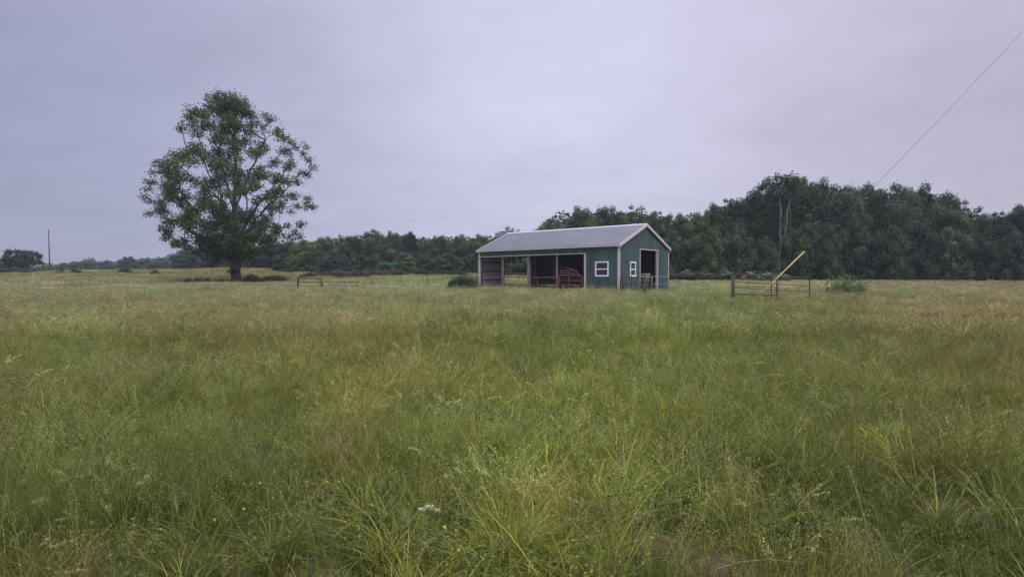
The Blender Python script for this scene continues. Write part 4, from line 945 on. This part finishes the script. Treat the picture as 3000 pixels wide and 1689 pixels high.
# ------------------------------------------------------------------ grass
def blades(n, rad, hr, wr, rng, lean=(.1, .6), droop=(.1, .7), seg=4, vr_=(0, 1), clump=0., turn=.6):
    """n bent tapering blades; returns verts, quads, v"""
    r = rad * np.sqrt(rng.random(n)); a = rng.random(n) * 2 * math.pi; root = np.stack([r * np.cos(a), r * np.sin(a), np.zeros(n) - .02], 1)
    if clump: root *= clump
    H = rng.uniform(*hr, n) * (.75 + .25 * rng.random(n)); ph = np.where(rng.random(n) < turn, a, rng.random(n) * 2 * math.pi) + rng.normal(size=n) * .5
    ln = rng.uniform(*lean, n); dr = rng.uniform(*droop, n); wd = rng.uniform(*wr, n); dirv = np.stack([np.cos(ph), np.sin(ph)], 1)
    sa = rng.random(n) * math.pi; sd = np.stack([np.cos(sa), np.sin(sa)], 1)
    V = np.zeros((n, seg + 1, 2, 3))
    for k in range(seg + 1):
        t = k / seg; h = H * (t - dr * .45 * t ** 3); off = H * (ln * t + dr * .6 * t ** 2.4)
        w = wd * (1 - t ** 1.6 * .88) * .5
        c = np.stack([root[:, 0] + dirv[:, 0] * off, root[:, 1] + dirv[:, 1] * off, root[:, 2] + h], 1)
        s3 = np.stack([sd[:, 0] * w, sd[:, 1] * w, np.zeros(n)], 1)
        V[:, k, 0] = c - s3; V[:, k, 1] = c + s3
    V = V.reshape(-1, 3); b = (np.arange(n) * 2 * (seg + 1))[:, None, None]; k = np.arange(seg)[None, :, None] * 2
    F = (b + k + np.array([0, 1, 3, 2])[None, None, :]).reshape(-1, 4)
    return V, F, np.repeat(rng.uniform(*vr_, n), 2 * (seg + 1))
def stems(n, rad, hr, wd, rng, head=.22, spk=16, spL=.012, lean=(.03, .35), droop=(.05, .5), loose=.02, vr_=(.3, 1), kind='panicle'):
    """culms (geometry 1) and their seed heads (geometry 2)"""
    r = rad * np.sqrt(rng.random(n)); a = rng.random(n) * 2 * math.pi; x0, y0 = r * np.cos(a), r * np.sin(a)
    H = rng.uniform(*hr, n); ph = rng.random(n) * 2 * math.pi; ln = rng.uniform(*lean, n); dr = rng.uniform(*droop, n); seg = 5
    def cpos(t): off = H * (ln * t + dr * .45 * t ** 3); return np.stack([x0 + np.cos(ph) * off, y0 + np.sin(ph) * off, H * (t - dr * .25 * t ** 4) - .02], -1)
    sa = rng.random(n) * math.pi; V = np.zeros((n, seg + 1, 2, 3))
    for k in range(seg + 1):
        t = k / seg; c = cpos(t); w = wd * (1 - .5 * t) * .5; s3 = np.stack([np.cos(sa) * w, np.sin(sa) * w, 0 * sa], 1); V[:, k, 0] = c - s3; V[:, k, 1] = c + s3
    V = V.reshape(-1, 3); b = (np.arange(n) * 2 * (seg + 1))[:, None, None]; k = np.arange(seg)[None, :, None] * 2
    F = (b + k + np.array([0, 1, 3, 2])[None, None, :]).reshape(-1, 4); v1 = np.repeat(rng.uniform(.4, .9, n), 2 * (seg + 1))
    P = []; hv = rng.uniform(*vr_, n)
    for j in range(spk):
        t = 1 - head * (j + .5) / spk; c = cpos(t)
        if kind == 'panicle': sp = loose * (.25 + 1.0 * math.sin(math.pi * min(1, (j + 1) / spk)))
        elif kind == 'spike': sp = loose * .3
        else: sp = loose * (.3 if j % 4 else .9)
        P.append(c + rng.normal(size=(n, 3)) * [sp, sp, sp * .7])
    P = np.concatenate(P); vv = np.clip(np.tile(hv, spk) + rng.normal(size=n * spk) * .12, 0, 1)
    m = len(P); L = spL * (.7 + .6 * rng.random(m)); d = rng.normal(size=(m, 3)) * .45; d[:, 2] += 1; d /= np.linalg.norm(d, axis=1, keepdims=True)
    s = np.cross(d, unit(m, rng)); s /= np.linalg.norm(s, axis=1, keepdims=True)
    V2 = np.stack([P - d * L[:, None] * .5, P + s * L[:, None] * .2, P + d * L[:, None] * .5, P - s * L[:, None] * .2], 1).reshape(-1, 3)
    return (V, F, v1), (V2, np.arange(4 * m).reshape(m, 4), np.repeat(vv, 4))
def tuft(name, parts, mats):
    """parts: list of (geometry, material index)"""
    V = []; F = []; A = []; I = []; b = 0
    for (v, f, a), i in parts: V.append(v); F.append(f + b); A.append(a); I += [i] * len(f); b += len(v)
    me = np_mesh(name, np.concatenate(V), np.concatenate(F), mats, {'v': np.concatenate(A)}, False, I)
    return D.objects.new(name, me)
def instancer(name, label, cat, kinds, P, idx, scale, rz, tilt, tint, kind='stuff'):
    """one object whose points carry copies of the tufts in kinds"""
    coll = D.collections.new(name + '_source')
    for i, k in enumerate(kinds): k.name = f'{name}_{i:02d}'; coll.objects.link(k)
    n = len(P); me = D.meshes.new(name); me.vertices.add(n); me.vertices.foreach_set('co', np.asarray(P, np.float32).ravel())
    def at_(nm, ty, dat, key): a = me.attributes.new(nm, ty, 'POINT'); a.data.foreach_set(key, np.ascontiguousarray(dat).ravel())
    at_('pick', 'INT', idx.astype(np.int32), 'value'); at_('size', 'FLOAT_VECTOR', scale.astype(np.float32), 'vector')
    at_('turn', 'FLOAT_VECTOR', np.stack([tilt[0], tilt[1], rz], 1).astype(np.float32), 'vector')
    c4 = np.concatenate([tint, np.ones((n, 1))], 1).astype(np.float32); at_('tint', 'FLOAT_COLOR', c4, 'color')
    o = link(name, me); ng = D.node_groups.new(name, 'GeometryNodeTree')
    ng.interface.new_socket('Geometry', in_out='INPUT', socket_type='NodeSocketGeometry'); ng.interface.new_socket('Geometry', in_out='OUTPUT', socket_type='NodeSocketGeometry')
    a = ng.nodes.new('NodeGroupInput'); z = ng.nodes.new('NodeGroupOutput'); ip = ng.nodes.new('GeometryNodeInstanceOnPoints'); ci = ng.nodes.new('GeometryNodeCollectionInfo')
    ci.inputs['Collection'].default_value = coll; ci.inputs['Separate Children'].default_value = True; ci.inputs['Reset Children'].default_value = True
    def na(nm, dt): q = ng.nodes.new('GeometryNodeInputNamedAttribute'); q.data_type = dt; q.inputs['Name'].default_value = nm; return q.outputs['Attribute']
    L = ng.links.new; L(a.outputs[0], ip.inputs['Points']); L(ci.outputs[0], ip.inputs['Instance']); ip.inputs['Pick Instance'].default_value = True
    L(na('pick', 'INT'), ip.inputs['Instance Index']); L(na('turn', 'FLOAT_VECTOR'), ip.inputs['Rotation']); L(na('size', 'FLOAT_VECTOR'), ip.inputs['Scale']); L(ip.outputs[0], z.inputs[0])
    md = o.modifiers.new('scatter', 'NODES'); md.node_group = ng
    return tag(o, label, cat, None, kind)
def tint_at(x, y):
    """colour of the meadow by place: lush, olive, straw and reddish stands of grass, with a painted vignette up close"""
    n = len(x); u = x / np.maximum(y, 3)
    base = np.array([.145, .158, .052])
    c = np.tile(base, (n, 1))
    def blend(w_, col): nonlocal c; w_ = np.clip(w_, 0, 1)[:, None]; c = c * (1 - w_) + np.array(col) * w_
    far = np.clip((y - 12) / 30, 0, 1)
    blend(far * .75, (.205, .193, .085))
    blend(.85 * np.exp(-(((u - .30) / .13) ** 2 + ((y - 24) / 9) ** 2)), (.13, .17, .05))            # lush stand before the barn
    blend(.7 * np.exp(-(((u - .22) / .18) ** 2 + ((y - 12) / 5) ** 2)), (.165, .20, .055))
    blend(np.clip((u - .45) / .22, 0, 1) * np.clip((y - 5) / 8, 0, 1) * .85, (.185, .155, .065))          # straw coloured right side
    blend(np.clip((-u - .18) / .35, 0, 1) * np.clip((y - 5) / 14, 0, 1) * .6, (.155, .148, .068))         # duller left side
    blend(np.clip((-u - .1) / .3, 0, 1) * np.clip((10 - y) / 8, 0, 1) * .35, (.095, .125, .04))  # greener near left, its darkening painted as part of the vignette
    blend(.6 * np.exp(-(((u + .33) / .1) ** 2 + ((y - 16) / 5) ** 2)), (.20, .165, .085))
    blend(.8 * np.exp(-(((u + .10) / .14) ** 2 + ((y - 66) / 8) ** 2)), (.13, .185, .06))                 # greener strip before the brambles
    blend(np.clip((y - 55) / 40, 0, 1) * np.clip(-u * 4, 0, 1) * .8, (.215, .195, .095))
    blend(np.clip((vnoise(x, y, 1.7) - .58) * 3, 0, 1) * .5, (.19, .165, .075))
    blend(np.clip((vnoise(x + 9, y + 5, .8) - .60) * 3.5, 0, 1) * .55, (.10, .155, .042))
    blend(np.clip((vnoise(x + 90, y + 5, 5) - .55) * 3, 0, 1) * .35, (.12, .16, .05))
    blend(np.clip((vnoise(x + 40, y + 7, .45) - .68) * 4, 0, 1) * .55, (.22, .175, .085))
    k = (.66 + .36 * vnoise(x * 1.3 + 3, y, .6) + .32 * vnoise(x + 77, y, .23)) * (.90 + .2 * vnoise(x, y, 4)) * np.exp(np.random.default_rng(n).normal(size=n) * .25)
    k = k * (1 + .18 * np.exp(-(u - .02) ** 2 / .06) * np.clip((12 - y) / 5, 0, 1)) * (1 - .22 * np.clip((y - 50) / 40, 0, 1)); k = k * (1 - .20 * np.clip((9 - y) / 5, 0, 1) * np.clip(np.abs(u - .02) / .5, 0, 1))  # painted vignette: near grass lighter mid-frame, darker to the sides; far grass toned down
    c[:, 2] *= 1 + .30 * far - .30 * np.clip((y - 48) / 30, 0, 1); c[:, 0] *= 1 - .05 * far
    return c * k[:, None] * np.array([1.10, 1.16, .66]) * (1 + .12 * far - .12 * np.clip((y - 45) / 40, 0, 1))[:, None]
rng = np.random.default_rng(2024)
gm_ = [M['grass'], M['seed']]
def mk(name, *parts): return tuft(name, parts, gm_)
# near kinds ------------------------------------------------------
NEAR = []
def forb(n, h, L):
    """leafy weed: upright stem with small oval leaves up its length"""
    g_ = []
    for k in range(n):
        H = rng.uniform(*h); x0, y0 = rng.normal(size=2) * .05; lx, ly = rng.normal(size=2) * .18; m = int(H / .022); t = np.linspace(.15, 1, m)
        P = np.stack([x0 + lx * H * t + rng.normal(size=m) * .014, y0 + ly * H * t + rng.normal(size=m) * .014, H * t], 1)
        g_.append(leaf_geo(P, rng.uniform(*L, m) * (1.2 - .5 * t), rng, .5, upw=.9, vv=np.clip(.15 + .4 * t + rng.normal(size=m) * .1, 0, .84)))
    return cat_geo(g_)
for i in range(5): NEAR.append(mk('t', (blades(52, .15, (.12, .34), (.0022, .0055), rng, (.0, .8), (.1, .9), 5, (0, .97), turn=.2), 0)))                 # fine mixed
for i in range(3): NEAR.append(mk('t', (blades(20, .07, (.26, .50), (.006, .012), rng, (.10, .7), (.25, 1.2), 6, (.35, .9)), 0), (blades(7, .10, (.2, .45), (.004, .008), rng, (.3, 1.1), (.2, 1.1), 5, (.93, 1)), 0)))   # broad arching tuft
for i in range(3):
    s1, h1 = stems(7, .14, (.38, .66), .0036, rng, .28, 26, .012, loose=.016); NEAR.append(mk('t', (s1, 0), (h1, 1), (blades(36, .14, (.14, .38), (.002, .005), rng, (.0, .8), (.1, .9), 5, turn=.2), 0)))   # panicles
for i in range(2):
    s1, h1 = stems(4, .10, (.50, .80), .0042, rng, .13, 55, .016, loose=.017, kind='lumps', lean=(.1, .5), droop=(.2, 1.0), vr_=(.6, 1)); NEAR.append(mk('t', (s1, 0), (h1, 1), (blades(24, .12, (.2, .42), (.003, .007), rng, (.0, .8), (.2, 1.), 5, turn=.3), 0)))  # dense heads
for i in range(2): NEAR.append(mk('t', (blades(44, .18, (.05, .20), (.003, .007), rng, (.5, 2.2), (.1, .6), 4, (.72, 1), turn=.1), 0)))                 # thatch, dry and flat
for i in range(2):
    s1, h1 = stems(7, .16, (.32, .55), .003, rng, .18, 22, .013, loose=.006, kind='spike', lean=(.1, .6)); NEAR.append(mk('t', (s1, 0), (h1, 1), (blades(36, .15, (.12, .34), (.002, .0045), rng, (.0, .9), (.1, 1.), 5, turn=.2), 0)))
for i in range(3): NEAR.append(mk('t', (forb(9, (.12, .36), (.012, .030)), 0), (blades(20, .15, (.1, .26), (.002, .005), rng, (.0, .9), (.1, 1.), 5, turn=.2), 0)))   # leafy weeds
wN = np.array([6, 6, 6, 6, 6, 3.2, 3.2, 3.2, 2.6, 2.6, 2.6, 1.0, 1.0, 3.6, 3.6, 3, 3, 2.6, 2.6, 2.6]); wN /= wN.sum()
def scatter(x0, x1f, y0, y1, dens, rng):
    """points between y0 and y1 inside a widening strip |x| < x1f*y + x0"""
    W_ = x0 + x1f * y1; n = int(2 * W_ * (y1 - y0) * dens); x = (rng.random(n) * 2 - 1) * W_; y = y0 + (y1 - y0) * rng.random(n)
    k = np.abs(x) < x0 + x1f * y; return x[k], y[k]
def off_barn(x, y, m_=.05):
    t, s = barn_ts(x, y); return ~((t > -m_) & (t < BW + m_) & (s > -m_) & (s < BL + m_))
x, y = scatter(4.5, .92, .6, 4.2, 100, rng); x2, y2 = scatter(4.5, .92, 4.2, 9, 76, rng); x3, y3 = scatter(5, .92, 9, 15, 46, rng); x4, y4 = scatter(6, .05, -5, .6, 34, rng)
x, y = np.concatenate([x, x2, x3, x4]), np.concatenate([y, y2, y3, y4])
keep = (rng.random(len(x)) > soil_mask(x, y) * .93) & (rng.random(len(x)) < .48 + .95 * vnoise(x, y, .33))
x, y = x[keep], y[keep]; n = len(x); z = ground(x, y)
idx = rng.choice(len(NEAR), n, p=wN)
pv = vnoise(x + 200, y + 50, 1.1); idx = np.where((pv > .74) & (rng.random(n) < .22), rng.integers(5, 8, n), idx); idx = np.where((pv < .28) & (rng.random(n) < .4), rng.integers(8, 11, n), idx)
s = rng.uniform(.65, 1.15, n) * (.72 + .5 * vnoise(x + 70, y, 1.6)) * np.where(y < 2.6, .75, 1)
hero = [(1090, 1500), (1050, 1440), (1130, 1540), (1480, 1450), (1540, 1480), (1500, 1600), (1560, 1640), (1440, 1640), (1790, 1470), (1840, 1440), (1740, 1500), (1240, 1260), (1380, 1300), (1650, 1330), (380, 1480), (460, 1430), (620, 1560), (960, 1350), (1900, 1500), (1180, 1640), (820, 1640), (2100, 1520), (300, 1250), (1560, 1180), (1330, 1150), (1000, 1200)]
for hx, hy in hero:
    Yh = EYE * FPX / (hy + 40 - HOR); Xh = (hx - 1500) / FPX * Yh
    for _ in range(5):
        k = int(rng.integers(0, n)); x[k], y[k] = Xh + rng.normal() * .06, Yh + rng.normal() * .06; z[k] = gz(x[k], y[k]); idx[k] = rng.integers(5, 8); s[k] = rng.uniform(.85, 1.15)
sm_ = soil_mask(x, y); s *= 1 - .5 * np.clip(sm_, 0, 1)
tl = rng.normal(size=(2, n)) * .16
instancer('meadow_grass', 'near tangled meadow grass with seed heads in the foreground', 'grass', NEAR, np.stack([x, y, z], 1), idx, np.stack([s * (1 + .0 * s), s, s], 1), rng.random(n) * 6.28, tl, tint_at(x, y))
print('near', n)
# middle kinds: patches of 0.3 m radius --------------------------
MID = []
for i in range(5): MID.append(mk('t', (blades(56, .34, (.18, .50), (.008, .017), rng, (.0, .5), (.1, .8), 4, turn=.2), 0)))
for i in range(5):
    s1, h1 = stems(12, .34, (.40, .74), .009, rng, .30, 14, .034, loose=.028, lean=(.02, .35)); MID.append(mk('t', (s1, 0), (h1, 1), (blades(44, .34, (.2, .46), (.006, .011), rng, (.05, .6), (.1, .8), 4), 0)))
for i in range(2):
    s1, h1 = stems(3, .3, (.55, .85), .007, rng, .14, 30, .026, loose=.025, kind='lumps', lean=(.05, .4), vr_=(.7, 1)); MID.append(mk('t', (s1, 0), (h1, 1), (blades(44, .34, (.2, .46), (.006, .011), rng, (.05, .6), (.1, .8), 4), 0)))
wM = np.array([3, 3, 3, 3, 3, 4, 4, 4, 4, 4, 1.8, 1.8]); wM /= wM.sum()
x, y = scatter(5, .90, 14, 26, 15, rng); x2, y2 = scatter(5, .90, 26, 46, 9.5, rng)
x, y = np.concatenate([x, x2]), np.concatenate([y, y2]); k = off_barn(x, y) & (rng.random(len(x)) < .6 + .6 * vnoise(x, y, .7)); x, y = x[k], y[k]; n = len(x); z = ground(x, y)
s = rng.uniform(.62, 1.0, n) * (.75 + .42 * vnoise(x + 70, y, 3)) * np.clip(1.0 - (y - 14) * .014, .62, 1.0)
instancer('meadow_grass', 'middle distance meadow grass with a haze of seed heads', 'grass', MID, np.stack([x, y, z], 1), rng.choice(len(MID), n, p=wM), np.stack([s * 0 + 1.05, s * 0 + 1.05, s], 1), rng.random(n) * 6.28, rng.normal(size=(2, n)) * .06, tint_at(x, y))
print('mid', n)
# far kinds: patches of 1 m radius -------------------------------
FAR = []
for i in range(5): FAR.append(mk('t', (blades(140, 1.0, (.18, .52), (.025, .06), rng, (.05, .5), (.1, .6), 2), 0)))
for i in range(3):
    s1, h1 = stems(34, 1.0, (.40, .70), .018, rng, .3, 6, .09, loose=.05, lean=(.02, .3)); FAR.append(mk('t', (s1, 0), (h1, 1), (blades(110, 1.0, (.2, .46), (.018, .035), rng, (.05, .5), (.1, .6), 2), 0)))
x, y = scatter(8, .92, 44, 75, 2.6, rng); x2, y2 = scatter(8, .92, 75, 130, 1.1, rng); x3, y3 = scatter(3, .9, 130, 190, .35, rng)
k3 = x3 < -20; x, y = np.concatenate([x, x2, x3[k3]]), np.concatenate([y, y2, y3[k3]]); k = off_barn(x, y, .6) & ~((x > 12) & (y > 92)); x, y = x[k], y[k]; n = len(x); z = ground(x, y)
s = rng.uniform(.6, .95, n) * (.8 + .35 * vnoise(x, y, 6))
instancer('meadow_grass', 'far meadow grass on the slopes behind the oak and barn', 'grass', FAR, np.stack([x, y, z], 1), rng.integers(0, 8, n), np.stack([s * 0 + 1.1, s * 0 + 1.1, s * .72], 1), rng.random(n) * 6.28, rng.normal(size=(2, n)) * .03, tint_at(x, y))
print('far', n)
# tall unmown weeds along the barn, under the gates and the oak ---------------------------------------------
WEED = []
for i in range(4):
    s1, h1 = stems(16, .32, (.65, 1.15), .007, rng, .25, 20, .03, loose=.03, lean=(.02, .3), vr_=(.2, .9)); WEED.append(mk('t', (s1, 0), (h1, 1), (blades(40, .32, (.3, .7), (.007, .013), rng, (.05, .5), (.1, .6), 4), 0)))
xs = []; ys = []
def strip(p, q, wd, dens):
    L_ = math.hypot(q[0] - p[0], q[1] - p[1]); m = int(L_ * dens); t = rng.random(m); xs.append(p[0] + (q[0] - p[0]) * t + rng.normal(size=m) * wd); ys.append(p[1] + (q[1] - p[1]) * t + rng.normal(size=m) * wd)
c0, c1, c2 = barn_xy(-.5, -.1), barn_xy(-.55, BL + .5), barn_xy(BW, -.6)
strip(c0, c1, .22, 13); strip(c0, c2, .25, 4)
for a_, b_, Y in ((2146, 2277, 27.9), (2277, 2372, 28.6), (873, 945, 44.5), (945, 1050, 44.3), (1817, 1890, 35.8)):
    strip(((a_ - 1500) / FPX * Y, Y), ((b_ - 1500) / FPX * Y, Y), .14, 2.5)
strip((ob.x - 4, ob.y - 1), (ob.x + 4, ob.y - 1), .8, 5); bs = on(1358, 41.8); strip((bs.x - 1.3, bs.y), (bs.x + 1.4, bs.y), .25, 12)
x, y = np.concatenate(xs), np.concatenate(ys); k = off_barn(x, y); x, y = x[k], y[k]; n = len(x); z = ground(x, y); s = rng.uniform(.28, .56, n)
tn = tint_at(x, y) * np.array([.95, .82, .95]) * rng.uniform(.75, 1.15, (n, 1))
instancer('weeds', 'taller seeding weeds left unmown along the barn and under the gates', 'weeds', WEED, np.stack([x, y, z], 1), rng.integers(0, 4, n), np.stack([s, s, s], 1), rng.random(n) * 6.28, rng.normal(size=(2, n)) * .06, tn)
# clover and small yellow flowers ------------------------------------------------------------------------------
CL = []
for i in range(4):
    m = 90; P = np.stack([rng.normal(size=m) * .13, rng.normal(size=m) * .13, rng.uniform(.08, .34, m)], 1); v = rng.random(m) * .84
    g1_ = leaf_geo(P, .022, rng, .9, upw=1.2, vv=v)
    m = 7; P = np.stack([rng.normal(size=m) * .14, rng.normal(size=m) * .14, rng.uniform(.30, .44, m)], 1); P = np.repeat(P, 4, 0) + rng.normal(size=(4 * m, 3)) * .003
    g2_ = leaf_geo(P, .010, rng, .9, upw=.5, vv=np.full(4 * m, .95))
    CL.append(tuft('t', [(g1_, 0), (g2_, 0), (stems(9, .14, (.25, .42), .002, rng, .1, 1, .001)[0], 0)], [M['clover'], M['grass']]))
x, y = scatter(1, .9, 2.4, 17, 3.4, rng); k = (vnoise(x + 15, y + 80, 1.8) > .56); x, y = x[k], y[k]; n = len(x); s = rng.uniform(.7, 1.15, n)
instancer('clover', 'clover and small yellow flowers scattered through the near grass', 'clover', CL, np.stack([x, y, ground(x, y)], 1), rng.integers(0, 4, n), np.stack([s, s, s], 1), rng.random(n) * 6.28, rng.normal(size=(2, n)) * .1, np.ones((n, 3)) * rng.uniform(.8, 1.15, (n, 1)))
# feathery yarrow leaves -----------------------------------------------------------------------------------------
def fern_geo(rng, nf=14, L=.16, rad=.10):
    g_ = []
    for k in range(nf):
        a_ = rng.random() * 6.28; el = rng.uniform(.5, 1.2); r0 = np.array([math.cos(a_), math.sin(a_), 0]) * rad * rng.random() * .5; d = np.array([math.cos(a_) * math.cos(el), math.sin(a_) * math.cos(el), math.sin(el)])
        Lk_ = L * rng.uniform(.6, 1.2); t = np.repeat(np.linspace(.2, 1, 16), 2); sd = np.cross(d, [0, 0, 1]); sd /= np.linalg.norm(sd)
        sg = np.tile([1, -1], 16); sp = .22 * Lk_ * np.sin(np.pi * np.clip(t * .9 + .08, 0, 1))
        P = r0 + d * (t * Lk_)[:, None] - np.array([0, 0, 1]) * (t ** 2 * Lk_ * .35)[:, None] + sd * (sg * sp * .5)[:, None]
        g_.append(leaf_geo(P, np.maximum(sp, .006) * 1.1, rng, .35, upw=1.))
    return cat_geo(g_)
FE = []
for i in range(3):
    v, f, a = fern_geo(rng); FE.append(D.objects.new('t', np_mesh('t', v, f, M['fern'], {'v': a})))
pp_ = [(-.78, 3.55), (-.52, 3.42), (-.34, 3.6), (1.05, 3.75), (1.25, 3.6), (1.45, 3.45), (1.2, 4.1), (1.6, 3.75), (1.75, 3.5), (-2.2, 3.9), (-1.9, 4.2), (.4, 5.6), (2.3, 4.1), (-.15, 5.2)]
x = np.array([p[0] for p in pp_] + [p[0] + rng.normal() * .08 for p in pp_]); y = np.array([p[1] for p in pp_] + [p[1] + rng.normal() * .08 for p in pp_]); n = len(x); s = rng.uniform(.6, 1.0, n)
instancer('yarrow_leaves', 'feathery green leaves low in the foreground grass', 'leaves', FE, np.stack([x, y, ground(x, y) + .10], 1), rng.integers(0, 3, n), np.stack([s, s, s], 1), rng.random(n) * 6.28, rng.normal(size=(2, n)) * .2, np.ones((n, 3)))

# single plants one can point to ---------------------------------------------------------------------------------
def flower_plant(px, py, Y, size, label):
    top = W(px, py, Y); b = Vector((top.x + .05, top.y + .02, gz(top.x, top.y))); e_ = empty('yarrow_plant', b, 0, label, 'wildflower'); h_ = top.z - b.z
    MB().tube([(0, 0, -.02), (-.03, 0, h_ * .55), (top.x - b.x, top.y - b.y, h_ - .02)], [.004, .0035, .003], 6).build('stem', solid('flower_stem', (.08, .12, .04)), e_)
    rg = np.random.default_rng(8)
    for k, (dx, dz, sx) in enumerate(((0, 0, 1.0), (-size * .55, -size * .12, .75), (size * .75, -size * .10, .62))):
        m = int(260 * sx); a_ = rg.random(m) * 6.28; r_ = np.sqrt(rg.random(m)) * size * .42 * sx
        P = np.stack([r_ * np.cos(a_), r_ * np.sin(a_) * .9, .02 * sx - r_ ** 2 * 4 + rg.normal(size=m) * .003], 1) + [top.x - b.x + dx, top.y - b.y - .01 * k, h_ + dz]
        v, f, a = leaf_geo(P, .010, rg, .9, upw=1.5); link('flower_head', np_mesh('flower_head', v, f, M['umbel'], {'v': a}), e_)
        MB().tube([(top.x - b.x, top.y - b.y, h_ - .06), (top.x - b.x + dx, top.y - b.y - .01 * k, h_ + dz)], .0018, 5).build('stalk', M['clover'] if False else solid('flower_stalk', (.10, .13, .05)), e_)
    v, f, a = fern_geo(rg, 10, .15, .06); link('leaves', np_mesh('leaves', v + [0, 0, .08], f, M['fern'], {'v': a}), e_)
flower_plant(1255, 1496, 3.32, .062, 'cream white flower head with a second smaller one beside it in the near grass')
def tall_stem(base, tip, Y0, Y1, headlen, label, sp=.011, n_s=80, w_=.0046):
    a_ = W(base[0], base[1], Y0); b_ = W(tip[0], tip[1], Y1); g_ = gz(a_.x, a_.y); o_ = Vector((a_.x, a_.y, g_)); a_ = Vector((a_.x, a_.y, g_)) if a_.z < g_ + .25 else a_
    e_ = empty('seeding_grass_stem', o_, 0, label, 'grass stem', 'tall seeding grass stems in the near meadow'); rg = np.random.default_rng(int(base[0]))
    p = [a_ - o_, a_.lerp(b_, .5) - o_ + Vector((0, 0, .03)), b_ - o_]; pts_ = [p[0] * (1 - t) ** 2 + p[1] * 2 * t * (1 - t) + p[2] * t * t for t in np.linspace(0, 1, 9)]
    MB().tube(pts_, [w_ * .5 * (1 - .55 * t) for t in np.linspace(0, 1, 9)], 5).build('stem', M['stemc'], e_)
    t = 1 - headlen * rg.random(n_s); P = np.array([list(p[0] * (1 - q) ** 2 + p[1] * 2 * q * (1 - q) + p[2] * q * q) for q in t]) + rg.normal(size=(n_s, 3)) * .006
    v, f, a = leaf_geo(P, sp, rg, .4, upw=0.); link('seed_head', np_mesh('seed_head', v, f, M['seedc'], {'v': a}), e_)
M['stemc'] = solid('stem_straw_green', (.19, .20, .08), .6, 0, .15, 20)
M['seedc'] = leaf_mat('straw_seed', [(0, (.17, .16, .09)), (1, (.36, .32, .20))], .25, .1)
for a_ in (((2590, 1700), (2488, 1358), 3.1, 3.9, .38, 'longest seeding grass stem leaning left near the lower right corner'),
           ((2500, 1690), (2330, 1425), 3.15, 3.7, .3, 'seeding grass stem leaning left, directly left of the longest one'),
           ((2640, 1665), (2565, 1545), 3.2, 3.5, .4, 'short thick seeding stem right of the longest one'),
           ((530, 1600), (508, 1460), 3.4, 3.8, .3, 'upright pale grass stem low on the left side'),
           ((2385, 1440), (2382, 1352), 4.3, 4.7, .6, 'brown seeding spike left of the longest leaning stem')):
    tall_stem(*a_)

# ------------------------------------------------------------------ the air
hm_, ht, hn, hl = new_mat('haze'); ho = hn('ShaderNodeOutputMaterial'); hv = hn('ShaderNodeVolumePrincipled'); hl(hv.outputs[0], ho.inputs['Volume'])
hv.inputs['Color'].default_value = (.80, .86, .96, 1); hv.inputs['Density'].default_value = .0005; hv.inputs['Anisotropy'].default_value = .2
hzb = MB().box((-420, -30, -3), (420, 420, 32)).build('haze', hm_); tag(hzb, 'thin damp haze over the whole meadow', None, kind='stuff')
